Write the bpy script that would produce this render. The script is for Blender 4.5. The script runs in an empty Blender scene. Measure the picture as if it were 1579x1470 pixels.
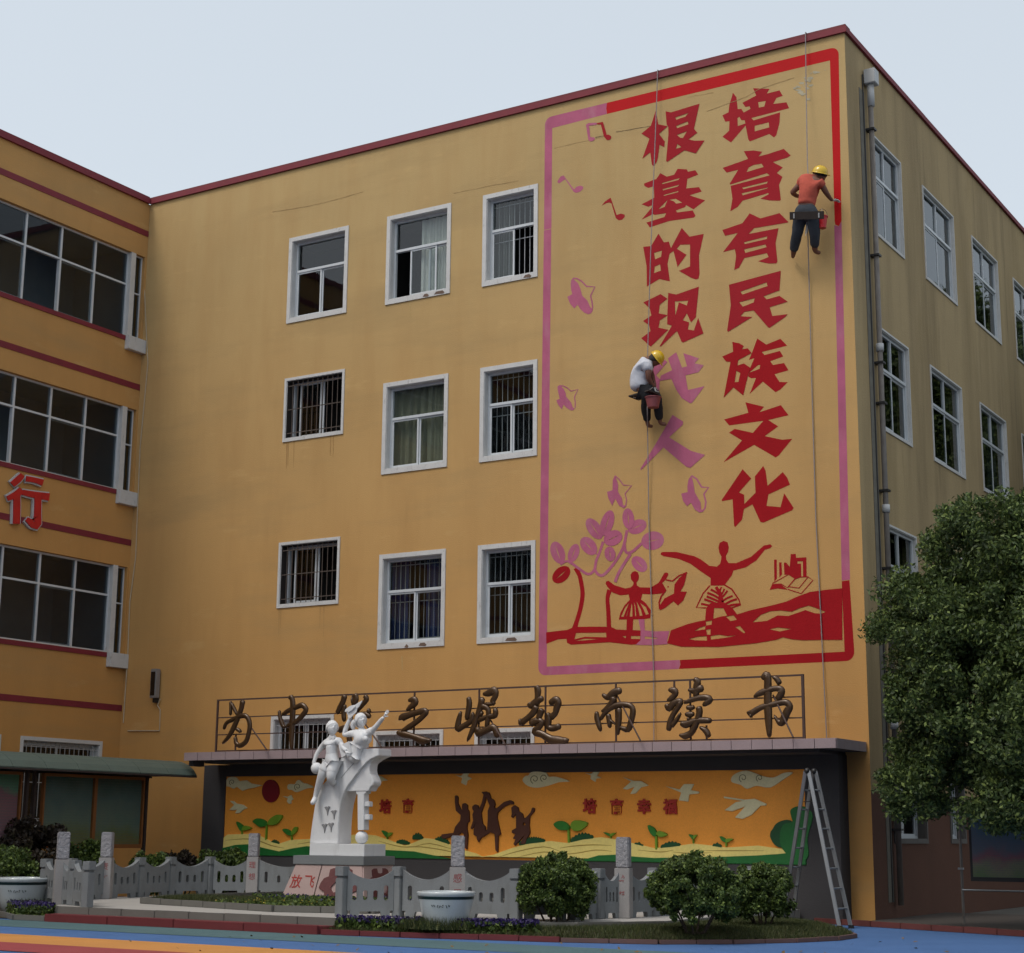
import bpy, bmesh, math, random
import numpy as np
from mathutils import Vector, Matrix, noise
from mathutils.geometry import tessellate_polygon

random.seed(7); rng = np.random.default_rng(7)
SC = bpy.context.scene
COL = SC.collection

# ------------------------------------------------------------------ camera
CAMP = Vector((25.12, -25.56, 1.3)); FPX = 2593.1; CX, CY = 789.5, 735.0
YAW, PIT, ROL = 0.551438, 0.209334, 0.0089311
def _basis():
    cy, sy, cp, sp = math.cos(YAW), math.sin(YAW), math.cos(PIT), math.sin(PIT)
    f = Vector((-sy*cp, cy*cp, sp)); r = Vector((cy, sy, 0)); u = r.cross(f)
    c, s = math.cos(ROL), math.sin(ROL)
    return c*r+s*u, -s*r+c*u, f
CR, CU, CF = _basis()
cam = bpy.data.cameras.new('camera'); cam.sensor_width = 36; cam.lens = FPX/1579*36
cam.clip_start = 0.1; cam.clip_end = 3000
co = bpy.data.objects.new('camera', cam); COL.objects.link(co)
m = Matrix((( CR.x, CU.x, -CF.x, CAMP.x), (CR.y, CU.y, -CF.y, CAMP.y), (CR.z, CU.z, -CF.z, CAMP.z), (0,0,0,1)))
co.matrix_world = m; SC.camera = co

# ------------------------------------------------------------------ light
SUN_EL, SUN_AZ = math.radians(58), math.radians(200)   # azimuth: clockwise from +y
w = bpy.data.worlds.new("World"); SC.world = w; w.use_nodes = True
nt = w.node_tree; nt.nodes.clear()
sky = nt.nodes.new('ShaderNodeTexSky'); sky.sky_type = 'NISHITA'; sky.sun_disc = False
sky.sun_elevation = SUN_EL; sky.sun_rotation = SUN_AZ; sky.air_density = 1.0; sky.dust_density = 5.0; sky.ozone_density = 1.5
hs = nt.nodes.new('ShaderNodeHueSaturation'); hs.inputs['Saturation'].default_value = 0.62
mixg = nt.nodes.new('ShaderNodeMixRGB'); mixg.inputs[0].default_value = 0.5; mixg.inputs[2].default_value = (5.7, 6.25, 6.55, 1)
bg = nt.nodes.new('ShaderNodeBackground'); bg.inputs['Strength'].default_value = 0.13
wo = nt.nodes.new('ShaderNodeOutputWorld')
nt.links.new(sky.outputs[0], hs.inputs['Color']); nt.links.new(hs.outputs[0], mixg.inputs[1])
nt.links.new(mixg.outputs[0], bg.inputs[0]); nt.links.new(bg.outputs[0], wo.inputs[0])
sl = bpy.data.lights.new('sun', 'SUN'); sl.energy = 0.9; sl.angle = math.radians(14); sl.color = (1, 0.95, 0.88)
so = bpy.data.objects.new('sun', sl); COL.objects.link(so)
sd = Vector((math.sin(SUN_AZ)*math.cos(SUN_EL), math.cos(SUN_AZ)*math.cos(SUN_EL), math.sin(SUN_EL)))
so.rotation_euler = sd.to_track_quat('Z', 'Y').to_euler(); so.location = (0, -10, 40)
SC.view_settings.view_transform = 'Standard'; SC.view_settings.look = 'None'
SC.view_settings.gamma = 1; SC.view_settings.exposure = 0.37; SC.view_settings.use_curve_mapping = False
SC.cycles.max_bounces = 6; SC.cycles.transparent_max_bounces = 12

# ------------------------------------------------------------------ survey: where sight lines meet real planes
def ray(px, py): return CF*FPX + CR*(px-CX) - CU*(py-CY)
def pl(px, py, ax, v):
    d = ray(px, py); t = (v-CAMP[ax])/d[ax]; return CAMP + d*t
def wl(px, py, y=0.0): return pl(px, py, 1, y)
def gd(px, py, z=0.0): return pl(px, py, 2, z)
def Z(o, s): return lambda pts: [(o[0]+a/s, o[1]+b/s) for a, b in pts]
W = 15.994; ROOF = 14.87

# ------------------------------------------------------------------ materials
MATS = {}
DK = 0.72      # charted paint values are as photographed; real reflectance is lower
def srgb(r, g, b):
    f = lambda c: (c/255/12.92) if c/255 <= 0.04045 else ((c/255+0.055)/1.055)**2.4
    return (f(r), f(g), f(b), 1)
def lin(r, g, b): return (r, g, b, 1)
def mat(name, col, rough=0.7, var=0.12, scale=6.0, bump=0.0, bscale=60.0, metal=0.0, fine=0.08, stains=None, spec=0.5, island=0.0, coat=0.0, fade=None):
    if name in MATS: return MATS[name]
    col = tuple(c*DK for c in col[:3])+(1,)
    if stains: stains = [t[:4]+(tuple(c*DK for c in t[4][:3])+(1,), t[5]) for t in stains]
    M = bpy.data.materials.new(name); M.use_nodes = True; n = M.node_tree; N = n.nodes; L = n.links
    B = N['Principled BSDF']; B.inputs['Roughness'].default_value = rough; B.inputs['Metallic'].default_value = metal
    B.inputs['Specular IOR Level'].default_value = spec
    if coat: B.inputs['Coat Weight'].default_value = coat
    tc = N.new('ShaderNodeTexCoord')
    def noi(sc, det=4, vec=None, r=0.55):
        t = N.new('ShaderNodeTexNoise'); t.inputs['Scale'].default_value = sc; t.inputs['Detail'].default_value = det; t.inputs['Roughness'].default_value = r
        L.new(vec if vec else tc.outputs['Object'], t.inputs['Vector']); return t.outputs['Fac']
    def ramp(fac, lo, hi, a=0.0, b=1.0):
        r = N.new('ShaderNodeMapRange'); r.inputs[1].default_value = lo; r.inputs[2].default_value = hi; r.inputs[3].default_value = a; r.inputs[4].default_value = b
        L.new(fac, r.inputs[0]); return r.outputs[0]
    def mulc(c, f):
        x = N.new('ShaderNodeMixRGB'); x.blend_type = 'MULTIPLY'; x.inputs[0].default_value = 1
        if hasattr(c, 'links') or hasattr(c, 'is_linked'): L.new(c, x.inputs[1])
        else: x.inputs[1].default_value = c
        L.new(f, x.inputs[2]); return x.outputs[0]
    def mixc(f, a, b):
        x = N.new('ShaderNodeMixRGB'); L.new(f, x.inputs[0])
        for i, c in ((1, a), (2, b)):
            if hasattr(c, 'is_linked'): L.new(c, x.inputs[i])
            else: x.inputs[i].default_value = c
        return x.outputs[0]
    c = mulc(col, ramp(noi(scale), 0.25, 0.75, 1-var, 1+var))
    if fine: c = mulc(c, ramp(noi(bscale*1.7, 3), 0.25, 0.75, 1-fine, 1+fine))
    if fade:          # weathered paint with haze put into the colour, paler towards the roof
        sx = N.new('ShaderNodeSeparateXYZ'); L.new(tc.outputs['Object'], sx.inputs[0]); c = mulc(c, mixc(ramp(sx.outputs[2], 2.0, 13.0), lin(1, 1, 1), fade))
    if island:
        g = N.new('ShaderNodeNewGeometry'); c = mulc(c, ramp(g.outputs['Random Per Island'], 0, 1, 1-island, 1+island))
    if stains:
        for (vec_scale, sc, lo, hi, colr, amt) in stains:
            mp = N.new('ShaderNodeMapping'); mp.inputs['Scale'].default_value = vec_scale; L.new(tc.outputs['Object'], mp.inputs['Vector'])
            f = ramp(noi(sc, 6, mp.outputs[0], 0.65), lo, hi, 0, amt)
            c = mixc(f, c, colr)
    L.new(c, B.inputs['Base Color'])
    if bump:
        b = N.new('ShaderNodeBump'); b.inputs['Strength'].default_value = bump; b.inputs['Distance'].default_value = 0.02
        L.new(noi(bscale, 5), b.inputs['Height']); L.new(b.outputs[0], B.inputs['Normal'])
    MATS[name] = M; return M

ochre_st = [((1.2, 1.2, 0.2), 1.0, 0.45, 0.8, srgb(184, 138, 82), 0.4), ((3.5, 3.5, 0.3), 1.1, 0.6, 0.85, srgb(150, 114, 70), 0.2),
            ((0.22, 0.22, 1.1), 1.0, 0.5, 0.75, srgb(178, 150, 104), 0.5), ((0.5, 0.5, 1.6), 1.6, 0.6, 0.72, srgb(232, 194, 132), 0.35)]
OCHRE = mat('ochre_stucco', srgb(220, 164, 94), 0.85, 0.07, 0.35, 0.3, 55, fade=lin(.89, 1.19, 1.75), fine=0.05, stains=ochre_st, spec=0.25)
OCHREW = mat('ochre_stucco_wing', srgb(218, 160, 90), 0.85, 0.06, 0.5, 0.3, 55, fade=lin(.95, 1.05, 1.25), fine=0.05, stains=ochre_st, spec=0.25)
side_st = [((1.0, 1.0, 0.12), 1.2, 0.42, 0.75, srgb(124, 108, 82), 0.6), ((3, 3, 0.25), 1.1, 0.56, 0.8, srgb(96, 88, 72), 0.55), ((0.6, 0.6, 0.6), 1.0, 0.5, 0.8, srgb(150, 128, 84), 0.4)]
OCHRES = mat('weathered_ochre', srgb(196, 172, 130), 0.9, 0.08, 0.6, 0.4, 30, fine=0.06, stains=side_st, spec=0.2)
BROWNW = mat('brown_plinth_wall', srgb(104, 66, 48), 0.85, 0.1, 1.5, 0.3, 40)
MAROON = mat('maroon_trim', srgb(134, 36, 50), 0.7, 0.12, 3, 0.2, 40, stains=[((4, 4, 1), 3, 0.6, 0.75, srgb(100, 60, 56), 0.5)])
RED = mat('red_mural_paint', srgb(176, 36, 46), 0.7, 0.07, 1.5, 0.2, 50, spec=0.12)
REDD = mat('deep_red_mural_paint', srgb(176, 26, 34), 0.7, 0.08, 1.5, 0.2, 50, spec=0.1)
REDWET = mat('wet_red_paint', srgb(206, 18, 24), 0.5, 0.05, 2, 0.2, 50, spec=.12)
PINK = mat('pink_undercoat', srgb(196, 106, 136), 0.75, 0.16, 2.2, 0.2, 50, spec=0.15, fine=0.07, stains=[((1.5, 1.5, .5), 2.0, 0.5, 0.72, srgb(206, 146, 160), 0.55)])
WHITE = mat('white_trim_paint', srgb(222, 221, 218), 0.7, 0.07, 4, 0.15, 40, stains=[((6, 6, 2), 3, 0.58, 0.75, srgb(130, 124, 112), 0.5)])
UPVC = mat('white_window_plastic', srgb(220, 225, 228), 0.4, 0.05, 5, stains=[((3, 3, 3), 3, 0.6, 0.8, srgb(140, 138, 130), 0.4)])
DARKMET = mat('dark_metal', srgb(40, 38, 38), 0.5, 0.1, 10)
GRILLE = mat('grille_metal', srgb(188, 190, 192), 0.5, 0.12, 10, metal=0.2)
BLACK = mat('black_cloth', srgb(28, 28, 32), 0.9, 0.15, 8, 0.3, 40)
ROOM = mat('dim_room', srgb(150, 160, 168), 0.9, 0.1, 2)
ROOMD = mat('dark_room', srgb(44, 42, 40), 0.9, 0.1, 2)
PIPE = mat('old_grey_pipe', srgb(128, 122, 116), 0.7, 0.15, 6, stains=[((8, 8, 1), 3, 0.5, 0.7, srgb(88, 76, 66), 0.6)])
PIPEW = mat('white_pipe', srgb(206, 208, 208), 0.5, 0.05, 6)
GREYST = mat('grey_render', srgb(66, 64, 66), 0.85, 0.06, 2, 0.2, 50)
ORANGE = mat('orange_relief_ground', lin(1.2, .46, .055), 0.65, 0.05, 1.2, 0.12, 30)
CREAM = mat('cream_relief', lin(.98, .9, .55), 0.6, 0.06, 3, 0.2, 20)
YEL = mat('yellow_relief', lin(1.05, .86, .27), 0.6, 0.08, 2.5, 0.2, 20)
YELD = mat('ochre_groove', srgb(186, 158, 74), 0.6, 0.08, 2.5)
GRN = mat('green_relief', srgb(20, 112, 46), 0.55, 0.1, 3, 0.2, 20)
GRND = mat('dark_green_relief', srgb(16, 84, 42), 0.55, 0.1, 3, 0.2, 20)
LGRN = mat('lime_relief', srgb(128, 172, 44), 0.5, 0.12, 3, 0.1, 20)
MGRN = mat('leaf_green_relief', srgb(52, 138, 46), 0.5, 0.15, 3, 0.1, 20)
KIDB = mat('brown_relief', srgb(92, 50, 34), 0.65, 0.08, 3, 0.2, 20)
SUNR = mat('crimson_relief', srgb(140, 14, 34), 0.5, 0.05, 3)
TXTR = mat('red_relief_text', srgb(190, 44, 30), 0.5, 0.06, 3)
TILE = mat('pink_granite_tile', srgb(170, 150, 152), 0.5, 0.07, 3, 0.05, 80, fine=0.14, island=0.0)
BRONZE = mat('bronze_letter', srgb(84, 60, 36), 0.36, 0.2, 3, 0.15, 20, metal=0.35, coat=.15)
SFRAME = mat('rusty_sign_frame', srgb(82, 58, 50), 0.7, 0.15, 5)
MARBLE = mat('white_marble', srgb(246, 247, 248), 0.6, 0.05, 3, 0.15, 50, fine=0.05, stains=[((3, 3, .6), 2, .55, .8, srgb(150, 148, 140), .45)], spec=.3)
CAPST = mat('grey_cap_stone', srgb(138, 142, 144), 0.65, 0.07, 3, 0.1, 60)
PINKST = mat('pink_granite', srgb(196, 170, 164), 0.5, 0.06, 3, 0.06, 90, fine=0.12)
MAROST = mat('maroon_carving', srgb(112, 62, 62), 0.6, 0.1, 4, 0.3, 30)
FENCE = mat('grey_fence_stone', srgb(136, 140, 142), 0.75, 0.10, 2, 0.2, 60, fine=0.12, stains=[((3, 3, 1), 2, .5, .75, srgb(104, 104, 100), .5)])
PILLAR = mat('pale_pillar_stone', srgb(172, 168, 166), 0.75, 0.07, 2, 0.2, 60, fine=0.1)
CARVED = mat('carved_pillar_stone', srgb(170, 168, 172), 0.8, 0.12, 8, 1.6, 22, fine=0.1)
PAVER = mat('platform_paver', srgb(182, 178, 172), 0.8, 0.06, 2, 0.15, 60, fine=0.1)
KERBG = mat('grey_kerb', srgb(118, 116, 110), 0.8, 0.1, 2, 0.15, 60)
KERBR = mat('red_kerb_paint', srgb(116, 42, 46), 0.7, 0.1, 3, 0.15, 60)
SOIL = mat('soil', srgb(70, 60, 46), 0.95, 0.25, 5, 0.8, 20)
def rubber(n, c): return mat(n, c, 0.9, 0.10, 1.4, 0.4, 110, fine=0.22, spec=.25, stains=[((1, 1, 1), 0.7, 0.55, 0.8, (c[0]*.7+.04, c[1]*.7+.04, c[2]*.7+.03, 1), 0.4)])
RBLUE = rubber('blue_rubber', srgb(82, 118, 170)); RTEAL = rubber('teal_rubber', srgb(92, 120, 124)); RORG = rubber('orange_rubber', srgb(216, 152, 84)); RRED = rubber('red_rubber', srgb(166, 78, 80))
ASPH = mat('far_ground', srgb(110, 108, 102), 0.95, 0.15, 0.4, 0.2, 40)
SKIN = mat('tanned_skin', srgb(128, 84, 66), 0.6, 0.08, 10)
HELM = mat('yellow_helmet_plastic', srgb(232, 190, 30), 0.3, 0.04, 10, coat=0.3)
HELMD = mat('helmet_inside', srgb(150, 110, 20), 0.6, 0.04, 10)
SHIRTO = mat('coral_cotton', srgb(204, 92, 72), 0.9, 0.12, 7, 0.5, 14, stains=[((3, 3, 3), 3, 0.55, 0.7, srgb(150, 66, 60), 0.5)])
SHIRTW = mat('white_cotton', srgb(218, 220, 228), 0.9, 0.06, 7, 0.6, 12)
TROU = mat('slate_cotton', srgb(58, 64, 72), 0.9, 0.15, 7, 0.5, 14)
GLOVE = mat('white_glove', srgb(214, 212, 208), 0.9, 0.08, 20)
BOARD = mat('seat_board_wood', srgb(58, 48, 42), 0.8, 0.15, 8)
BUCKR = mat('red_bucket_plastic', srgb(206, 22, 34), 0.4, 0.06, 8)
BUCKP = mat('dusty_pink_bucket', srgb(146, 72, 76), 0.6, 0.12, 10)
ROPE = mat('pale_rope', srgb(160, 152, 150), 0.9, 0.1, 20)
ALU = mat('aluminium', srgb(176, 180, 184), 0.35, 0.06, 8, metal=0.85)
GLAZE = mat('white_glaze', srgb(206, 214, 216), 0.25, 0.05, 3, stains=[((2, 2, 2), 2, 0.6, 0.75, srgb(140, 146, 140), 0.5)], coat=0.4)
GLAZED = mat('dark_green_glaze', srgb(20, 44, 46), 0.3, 0.05, 3)
SHROOF = mat('green_corrugated_roof', srgb(90, 106, 98), 0.6, 0.08, 3, 0.1, 20)
WOODO = mat('varnished_board_frame', srgb(150, 92, 44), 0.6, 0.12, 6)
POSTST = mat('steel_post', srgb(70, 62, 62), 0.5, 0.1, 8, metal=0.3)
BARK = mat('bark', srgb(74, 62, 50), 0.95, 0.2, 8, 1.0, 25)
def leafmat(name, a, b, isl=0.45):
    M = mat(name, a, 0.55, 0.25, 1.6, fine=0, island=isl, spec=0.35)
    B = M.node_tree.nodes['Principled BSDF']
    g = M.node_tree.nodes.new('ShaderNodeNewGeometry')
    src = B.inputs['Base Color'].links[0].from_socket
    x = M.node_tree.nodes.new('ShaderNodeMixRGB'); x.inputs[2].default_value = b
    r = M.node_tree.nodes.new('ShaderNodeMapRange'); r.inputs[1].default_value = 0.6; r.inputs[2].default_value = 1.0; r.inputs[4].default_value = 0.8
    M.node_tree.links.new(g.outputs['Random Per Island'], r.inputs[0]); M.node_tree.links.new(r.outputs[0], x.inputs[0])
    M.node_tree.links.new(src, x.inputs[1]); M.node_tree.links.new(x.outputs[0], B.inputs['Base Color'])
    tr = M.node_tree.nodes.new('ShaderNodeBsdfTranslucent'); ms = M.node_tree.nodes.new('ShaderNodeMixShader'); ms.inputs[0].default_value = 0.25
    out = M.node_tree.nodes['Material Output']
    M.node_tree.links.new(x.outputs[0], tr.inputs[0]); M.node_tree.links.new(B.outputs[0], ms.inputs[1]); M.node_tree.links.new(tr.outputs[0], ms.inputs[2]); M.node_tree.links.new(ms.outputs[0], out.inputs[0])
    return M
LEAFT = leafmat('camphor_leaf', lin(0.085, 0.135, 0.04), lin(0.21, 0.265, 0.065))
LEAFB = leafmat('shrub_leaf', lin(0.09, 0.145, 0.035), lin(0.19, 0.25, 0.05))
LEAFD = leafmat('dark_shrub_leaf', lin(0.05, 0.035, 0.025), lin(0.07, 0.06, 0.03))
GRASSM = leafmat('grass_blade', lin(0.075, 0.10, 0.03), lin(0.14, 0.13, 0.05))
FLOW = leafmat('purple_petal', lin(0.045, 0.03, 0.13), lin(0.075, 0.05, 0.2))
FLOY = leafmat('yellow_petal', lin(0.55, 0.42, 0.05), lin(0.6, 0.5, 0.1))
def curtain_mat(name, col): return mat(name, tuple(min(1, c*1.35) for c in col[:3])+(1,), 0.95, 0.06, 4, 0.2, 20)
CUR_W = curtain_mat('white_curtain', srgb(206, 206, 198)); CUR_G = curtain_mat('green_curtain', srgb(132, 132, 112)); CUR_B = curtain_mat('blue_curtain', srgb(46, 58, 96)); CUR_D = curtain_mat('grey_curtain', srgb(96, 98, 92))
def glass(name, refl=1.0, tint=(0.62, 0.66, 0.66, 1)):
    M = bpy.data.materials.new(name); M.use_nodes = True; n = M.node_tree; n.nodes.clear()
    o = n.nodes.new('ShaderNodeOutputMaterial'); g = n.nodes.new('ShaderNodeBsdfGlossy'); g.inputs['Roughness'].default_value = 0.02; g.inputs['Color'].default_value = (.9, .93, .95, 1)
    t = n.nodes.new('ShaderNodeBsdfTransparent'); t.inputs[0].default_value = tint
    f = n.nodes.new('ShaderNodeFresnel'); f.inputs[0].default_value = 1.65
    mr = n.nodes.new('ShaderNodeMath'); mr.operation = 'MULTIPLY'; mr.inputs[1].default_value = refl; mr.use_clamp = True
    tc = n.nodes.new('ShaderNodeTexCoord'); no = n.nodes.new('ShaderNodeTexNoise'); no.inputs['Scale'].default_value = 1.3
    bu = n.nodes.new('ShaderNodeBump'); bu.inputs['Strength'].default_value = 0.05; bu.inputs['Distance'].default_value = 0.05
    n.links.new(tc.outputs['Object'], no.inputs[0]); n.links.new(no.outputs[0], bu.inputs['Height']); n.links.new(bu.outputs[0], g.inputs['Normal'])
    ge = n.nodes.new('ShaderNodeNewGeometry'); inv = n.nodes.new('ShaderNodeMath'); inv.operation = 'SUBTRACT'; inv.inputs[0].default_value = 1; n.links.new(ge.outputs['Backfacing'], inv.inputs[1])
    ff = n.nodes.new('ShaderNodeMath'); ff.operation = 'MULTIPLY'; n.links.new(inv.outputs[0], ff.inputs[1])
    mx = n.nodes.new('ShaderNodeMixShader'); n.links.new(f.outputs[0], mr.inputs[0]); n.links.new(mr.outputs[0], ff.inputs[0]); n.links.new(ff.outputs[0], mx.inputs[0])
    n.links.new(t.outputs[0], mx.inputs[1]); n.links.new(g.outputs[0], mx.inputs[2]); n.links.new(mx.outputs[0], o.inputs[0]); MATS[name] = M; return M
GLASS = glass('window_glass', .9, (.84, .87, .87, 1))
GLASSS = glass('side_window_glass', 1.0)
GLASSD = glass('dusty_board_glass', .15, (0.95, 0.97, 0.95, 1))
GLASSW = glass('corridor_glass', .55, (0.66, 0.70, 0.72, 1))

# ------------------------------------------------------------------ object helpers
def link(name, me, mt=None, parent=None, smooth=False):
    o = bpy.data.objects.new(name, me); COL.objects.link(o)
    if mt is not None:
        for x in (mt if isinstance(mt, (list, tuple)) else [mt]): me.materials.append(x)
    if parent is not None:
        o.parent = parent
        # meshes are built in world coordinates; undo the root's location once
        if parent.parent is None: o.location = -parent.location
    if smooth:
        for p in me.polygons: p.use_smooth = True
    return o
def tag(o, label=None, cat=None, group=None, kind=None):
    if label: o['label'] = label
    if cat: o['category'] = cat
    if group: o['group'] = group
    if kind: o['kind'] = kind
    return o
def root(name, loc, label, cat, group=None):
    o = bpy.data.objects.new(name, None); COL.objects.link(o); o.location = loc; o.empty_display_size = 0.2
    return tag(o, label, cat, group)
class MB:
    def __init__(s): s.v = []; s.f = []
    def quad(s, a, b, c, d):
        i = len(s.v); s.v += [tuple(a), tuple(b), tuple(c), tuple(d)]; s.f.append((i, i+1, i+2, i+3)); return s
    def box(s, x0, x1, y0, y1, z0, z1, F=None):
        i = len(s.v)
        P = [(x0,y0,z0),(x1,y0,z0),(x1,y1,z0),(x0,y1,z0),(x0,y0,z1),(x1,y0,z1),(x1,y1,z1),(x0,y1,z1)]
        s.v += [tuple(F(*p)) if F else p for p in P]
        s.f += [tuple(i+k for k in q) for q in ((0,3,2,1),(4,5,6,7),(0,1,5,4),(1,2,6,5),(2,3,7,6),(3,0,4,7))]; return s
    def tube(s, pts, r, n=8, ry=None, cap=True):
        pts = [Vector(p) for p in pts]; k = len(pts); i0 = len(s.v)
        rs = r if isinstance(r, (list, tuple)) else [r]*k
        ref = None
        for j, p in enumerate(pts):
            t = (pts[min(j+1, k-1)]-pts[max(j-1, 0)]).normalized()
            if ref is None:
                ref = Vector((0, 0, 1)) if abs(t.z) < 0.9 else Vector((1, 0, 0))
            a = (ref - t*ref.dot(t)).normalized(); b = t.cross(a); ref = a
            for q in range(n):
                an = 2*math.pi*q/n; s.v.append(tuple(p + (a*math.cos(an)+b*math.sin(an))*rs[j]))
        for j in range(k-1):
            for q in range(n):
                s.f.append((i0+j*n+q, i0+j*n+(q+1) % n, i0+(j+1)*n+(q+1) % n, i0+(j+1)*n+q))
        if cap: s.f.append(tuple(i0+q for q in range(n))[::-1]); s.f.append(tuple(i0+(k-1)*n+q for q in range(n)))
        return s
    def lathe(s, c, prof, n=32):
        i0 = len(s.v)
        for r, z in prof:
            for q in range(n): a = 2*math.pi*q/n; s.v.append((c[0]+r*math.cos(a), c[1]+r*math.sin(a), c[2]+z))
        for j in range(len(prof)-1):
            for q in range(n): s.f.append((i0+j*n+q, i0+j*n+(q+1) % n, i0+(j+1)*n+(q+1) % n, i0+(j+1)*n+q))
        return s
    def ball(s, c, r, n=16, mtx=None):
        i0 = len(s.v); rr = r if isinstance(r, (tuple, list)) else (r, r, r)
        for a in range(n//2+1):
            th = math.pi*a/(n//2)
            for q in range(n):
                ph = 2*math.pi*q/n; d = Vector((math.sin(th)*math.cos(ph)*rr[0], math.sin(th)*math.sin(ph)*rr[1], math.cos(th)*rr[2]))
                if mtx is not None: d = mtx @ d
                s.v.append(tuple(Vector(c)+d))
        for a in range(n//2):
            for q in range(n): s.f.append((i0+a*n+q, i0+a*n+(q+1) % n, i0+(a+1)*n+(q+1) % n, i0+(a+1)*n+q))
        return s
    def build(s, name, mt, parent=None, smooth=False, bevel=0):
        me = bpy.data.meshes.new(name); me.from_pydata(s.v, [], s.f); me.validate(clean_customdata=False); me.update()
        bm = bmesh.new(); bm.from_mesh(me); bmesh.ops.recalc_face_normals(bm, faces=bm.faces)
        if bevel:
            bmesh.ops.remove_doubles(bm, verts=bm.verts, dist=1e-5)
            bmesh.ops.bevel(bm, geom=[e for e in bm.edges if e.is_manifold and e.calc_face_angle(0) > 0.6], offset=bevel, segments=2, affect='EDGES', clamp_overlap=True)
        bm.to_mesh(me); bm.free()
        o = link(name, me, mt, parent, smooth)
        return o
def catmull(pts, n=4, closed=True):
    out = []; k = len(pts)
    for i in range(k if closed else k-1):
        g = lambda j: pts[j % k] if closed else pts[max(0, min(k-1, j))]
        p0, p1, p2, p3 = g(i-1), g(i), g(i+1), g(i+2)
        for t in range(n):
            t /= n
            out.append(tuple(0.5*((2*p1[d])+(-p0[d]+p2[d])*t+(2*p0[d]-5*p1[d]+4*p2[d]-p3[d])*t*t+(-p0[d]+3*p1[d]-3*p2[d]+p3[d])*t**3) for d in range(len(p1))))
    if not closed: out.append(tuple(pts[-1]))
    return out
def plate(mb, loops, front, back=None):
    """loops: 2D outlines (first = outer). front/back: map 2D -> 3D; back None = a coat of paint"""
    flat = [p for l in loops for p in l]
    tri = tessellate_polygon([[Vector((p[0], p[1], 0)) for p in l] for l in loops])
    i = len(mb.v); mb.v += [tuple(front(*p)) for p in flat]
    mb.f += [(i+a, i+b, i+c) for a, b, c in tri]
    if back:
        j = len(mb.v); mb.v += [tuple(back(*p)) for p in flat]; o = 0
        mb.f += [(j+a, j+c, j+b) for a, b, c in tri]
        for l in loops:
            k = len(l)
            for q in range(k): mb.f.append((i+o+q, i+o+(q+1) % k, j+o+(q+1) % k, j+o+q))
            o += k
def ribbon(pts, wd, smooth=3):
    """2D outline of a brush line; wd number or list"""
    ws = wd if isinstance(wd, (list, tuple)) else [wd]*len(pts)
    P = catmull([(p[0], p[1], q) for p, q in zip(pts, ws)], smooth, False) if smooth else [(p[0], p[1], q) for p, q in zip(pts, ws)]
    L, R = [], []
    for i, p in enumerate(P):
        a, b = P[max(i-1, 0)], P[min(i+1, len(P)-1)]; dx, dy = b[0]-a[0], b[1]-a[1]; l = math.hypot(dx, dy) or 1
        nx, ny = -dy/l*p[2]/2, dx/l*p[2]/2
        L.append((p[0]+nx, p[1]+ny)); R.append((p[0]-nx, p[1]-ny))
    return L + R[::-1]
def ell(cx, cy, a, b, ang, n=28):
    c, s = math.cos(math.radians(ang)), math.sin(math.radians(ang))
    return [(cx+a*math.cos(t)*c-b*math.sin(t)*s, cy+a*math.cos(t)*s+b*math.sin(t)*c) for t in [2*math.pi*i/n for i in range(n)]]
_pl = [0]
def painted(name, comps, zf, mt, parent, y=0.0, sm=False, label=None):
    """coat of paint on the plane y; comps = list of loop lists in crop coordinates"""
    mb = MB()
    for c in comps:
        _pl[0] = (_pl[0]+1) % 9
        yy = y-0.0018-0.0005*_pl[0]
        loops = [zf(catmull(l, 3) if sm else l) for l in c]
        plate(mb, loops, lambda px, py, yy=yy: wl(px, py, y).xyz*1 + Vector((0, yy-y, 0)))
    o = mb.build(name, mt, parent)
    if label: o['label'] = label
    return o
def relief(name, comps, zf, mt, parent, y, th, sm=False, bevel=0.0, base=0.0):
    mb = MB()
    for k, c in enumerate(comps):
        loops = [zf(catmull(l, 3) if sm else l) for l in c]
        t = th + 0.0015*k
        plate(mb, loops, lambda a, b: wl(a, b, y)+Vector((0, -t-base, 0)), lambda a, b: wl(a, b, y)+Vector((0, -base+0.002, 0)))
    return mb.build(name, mt, parent, bevel=bevel)
FONT_CACHE = {}
def glyph(ch, size, bold=0.0, ext=0.0):
    """mesh of a written character, centred; x right, y up, z thickness"""
    c = bpy.data.curves.new('glyph', 'FONT'); c.body = ch; c.size = size; c.align_x = 'CENTER'; c.align_y = 'CENTER'; c.offset = bold; c.extrude = ext; c.resolution_u = 2
    o = bpy.data.objects.new('glyph', c); COL.objects.link(o); dg = bpy.context.evaluated_depsgraph_get(); dg.update()
    me = bpy.data.meshes.new_from_object(o.evaluated_get(dg)); bpy.data.objects.remove(o); bpy.data.curves.remove(c)
    vs = np.array([v.co for v in me.vertices]) if len(me.vertices) else np.zeros((1, 3))
    cx, cy = (vs[:, 0].min()+vs[:, 0].max())/2, (vs[:, 1].min()+vs[:, 1].max())/2
    for v in me.vertices: v.co.x -= cx; v.co.y -= cy
    me.materials.clear(); return me
def write(name, ch, size, P, right, up, mt, parent, bold=0.0, ext=0.0):
    me = glyph(ch, size, bold, ext); n = right.cross(up)
    M = Matrix(((right.x, up.x, n.x, P.x), (right.y, up.y, n.y, P.y), (right.z, up.z, n.z, P.z), (0, 0, 0, 1)))
    me.transform(M); me.name = name; return link(name, me, mt, parent)
X, Y, Zv = Vector((1, 0, 0)), Vector((0, 1, 0)), Vector((0, 0, 1))

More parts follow.
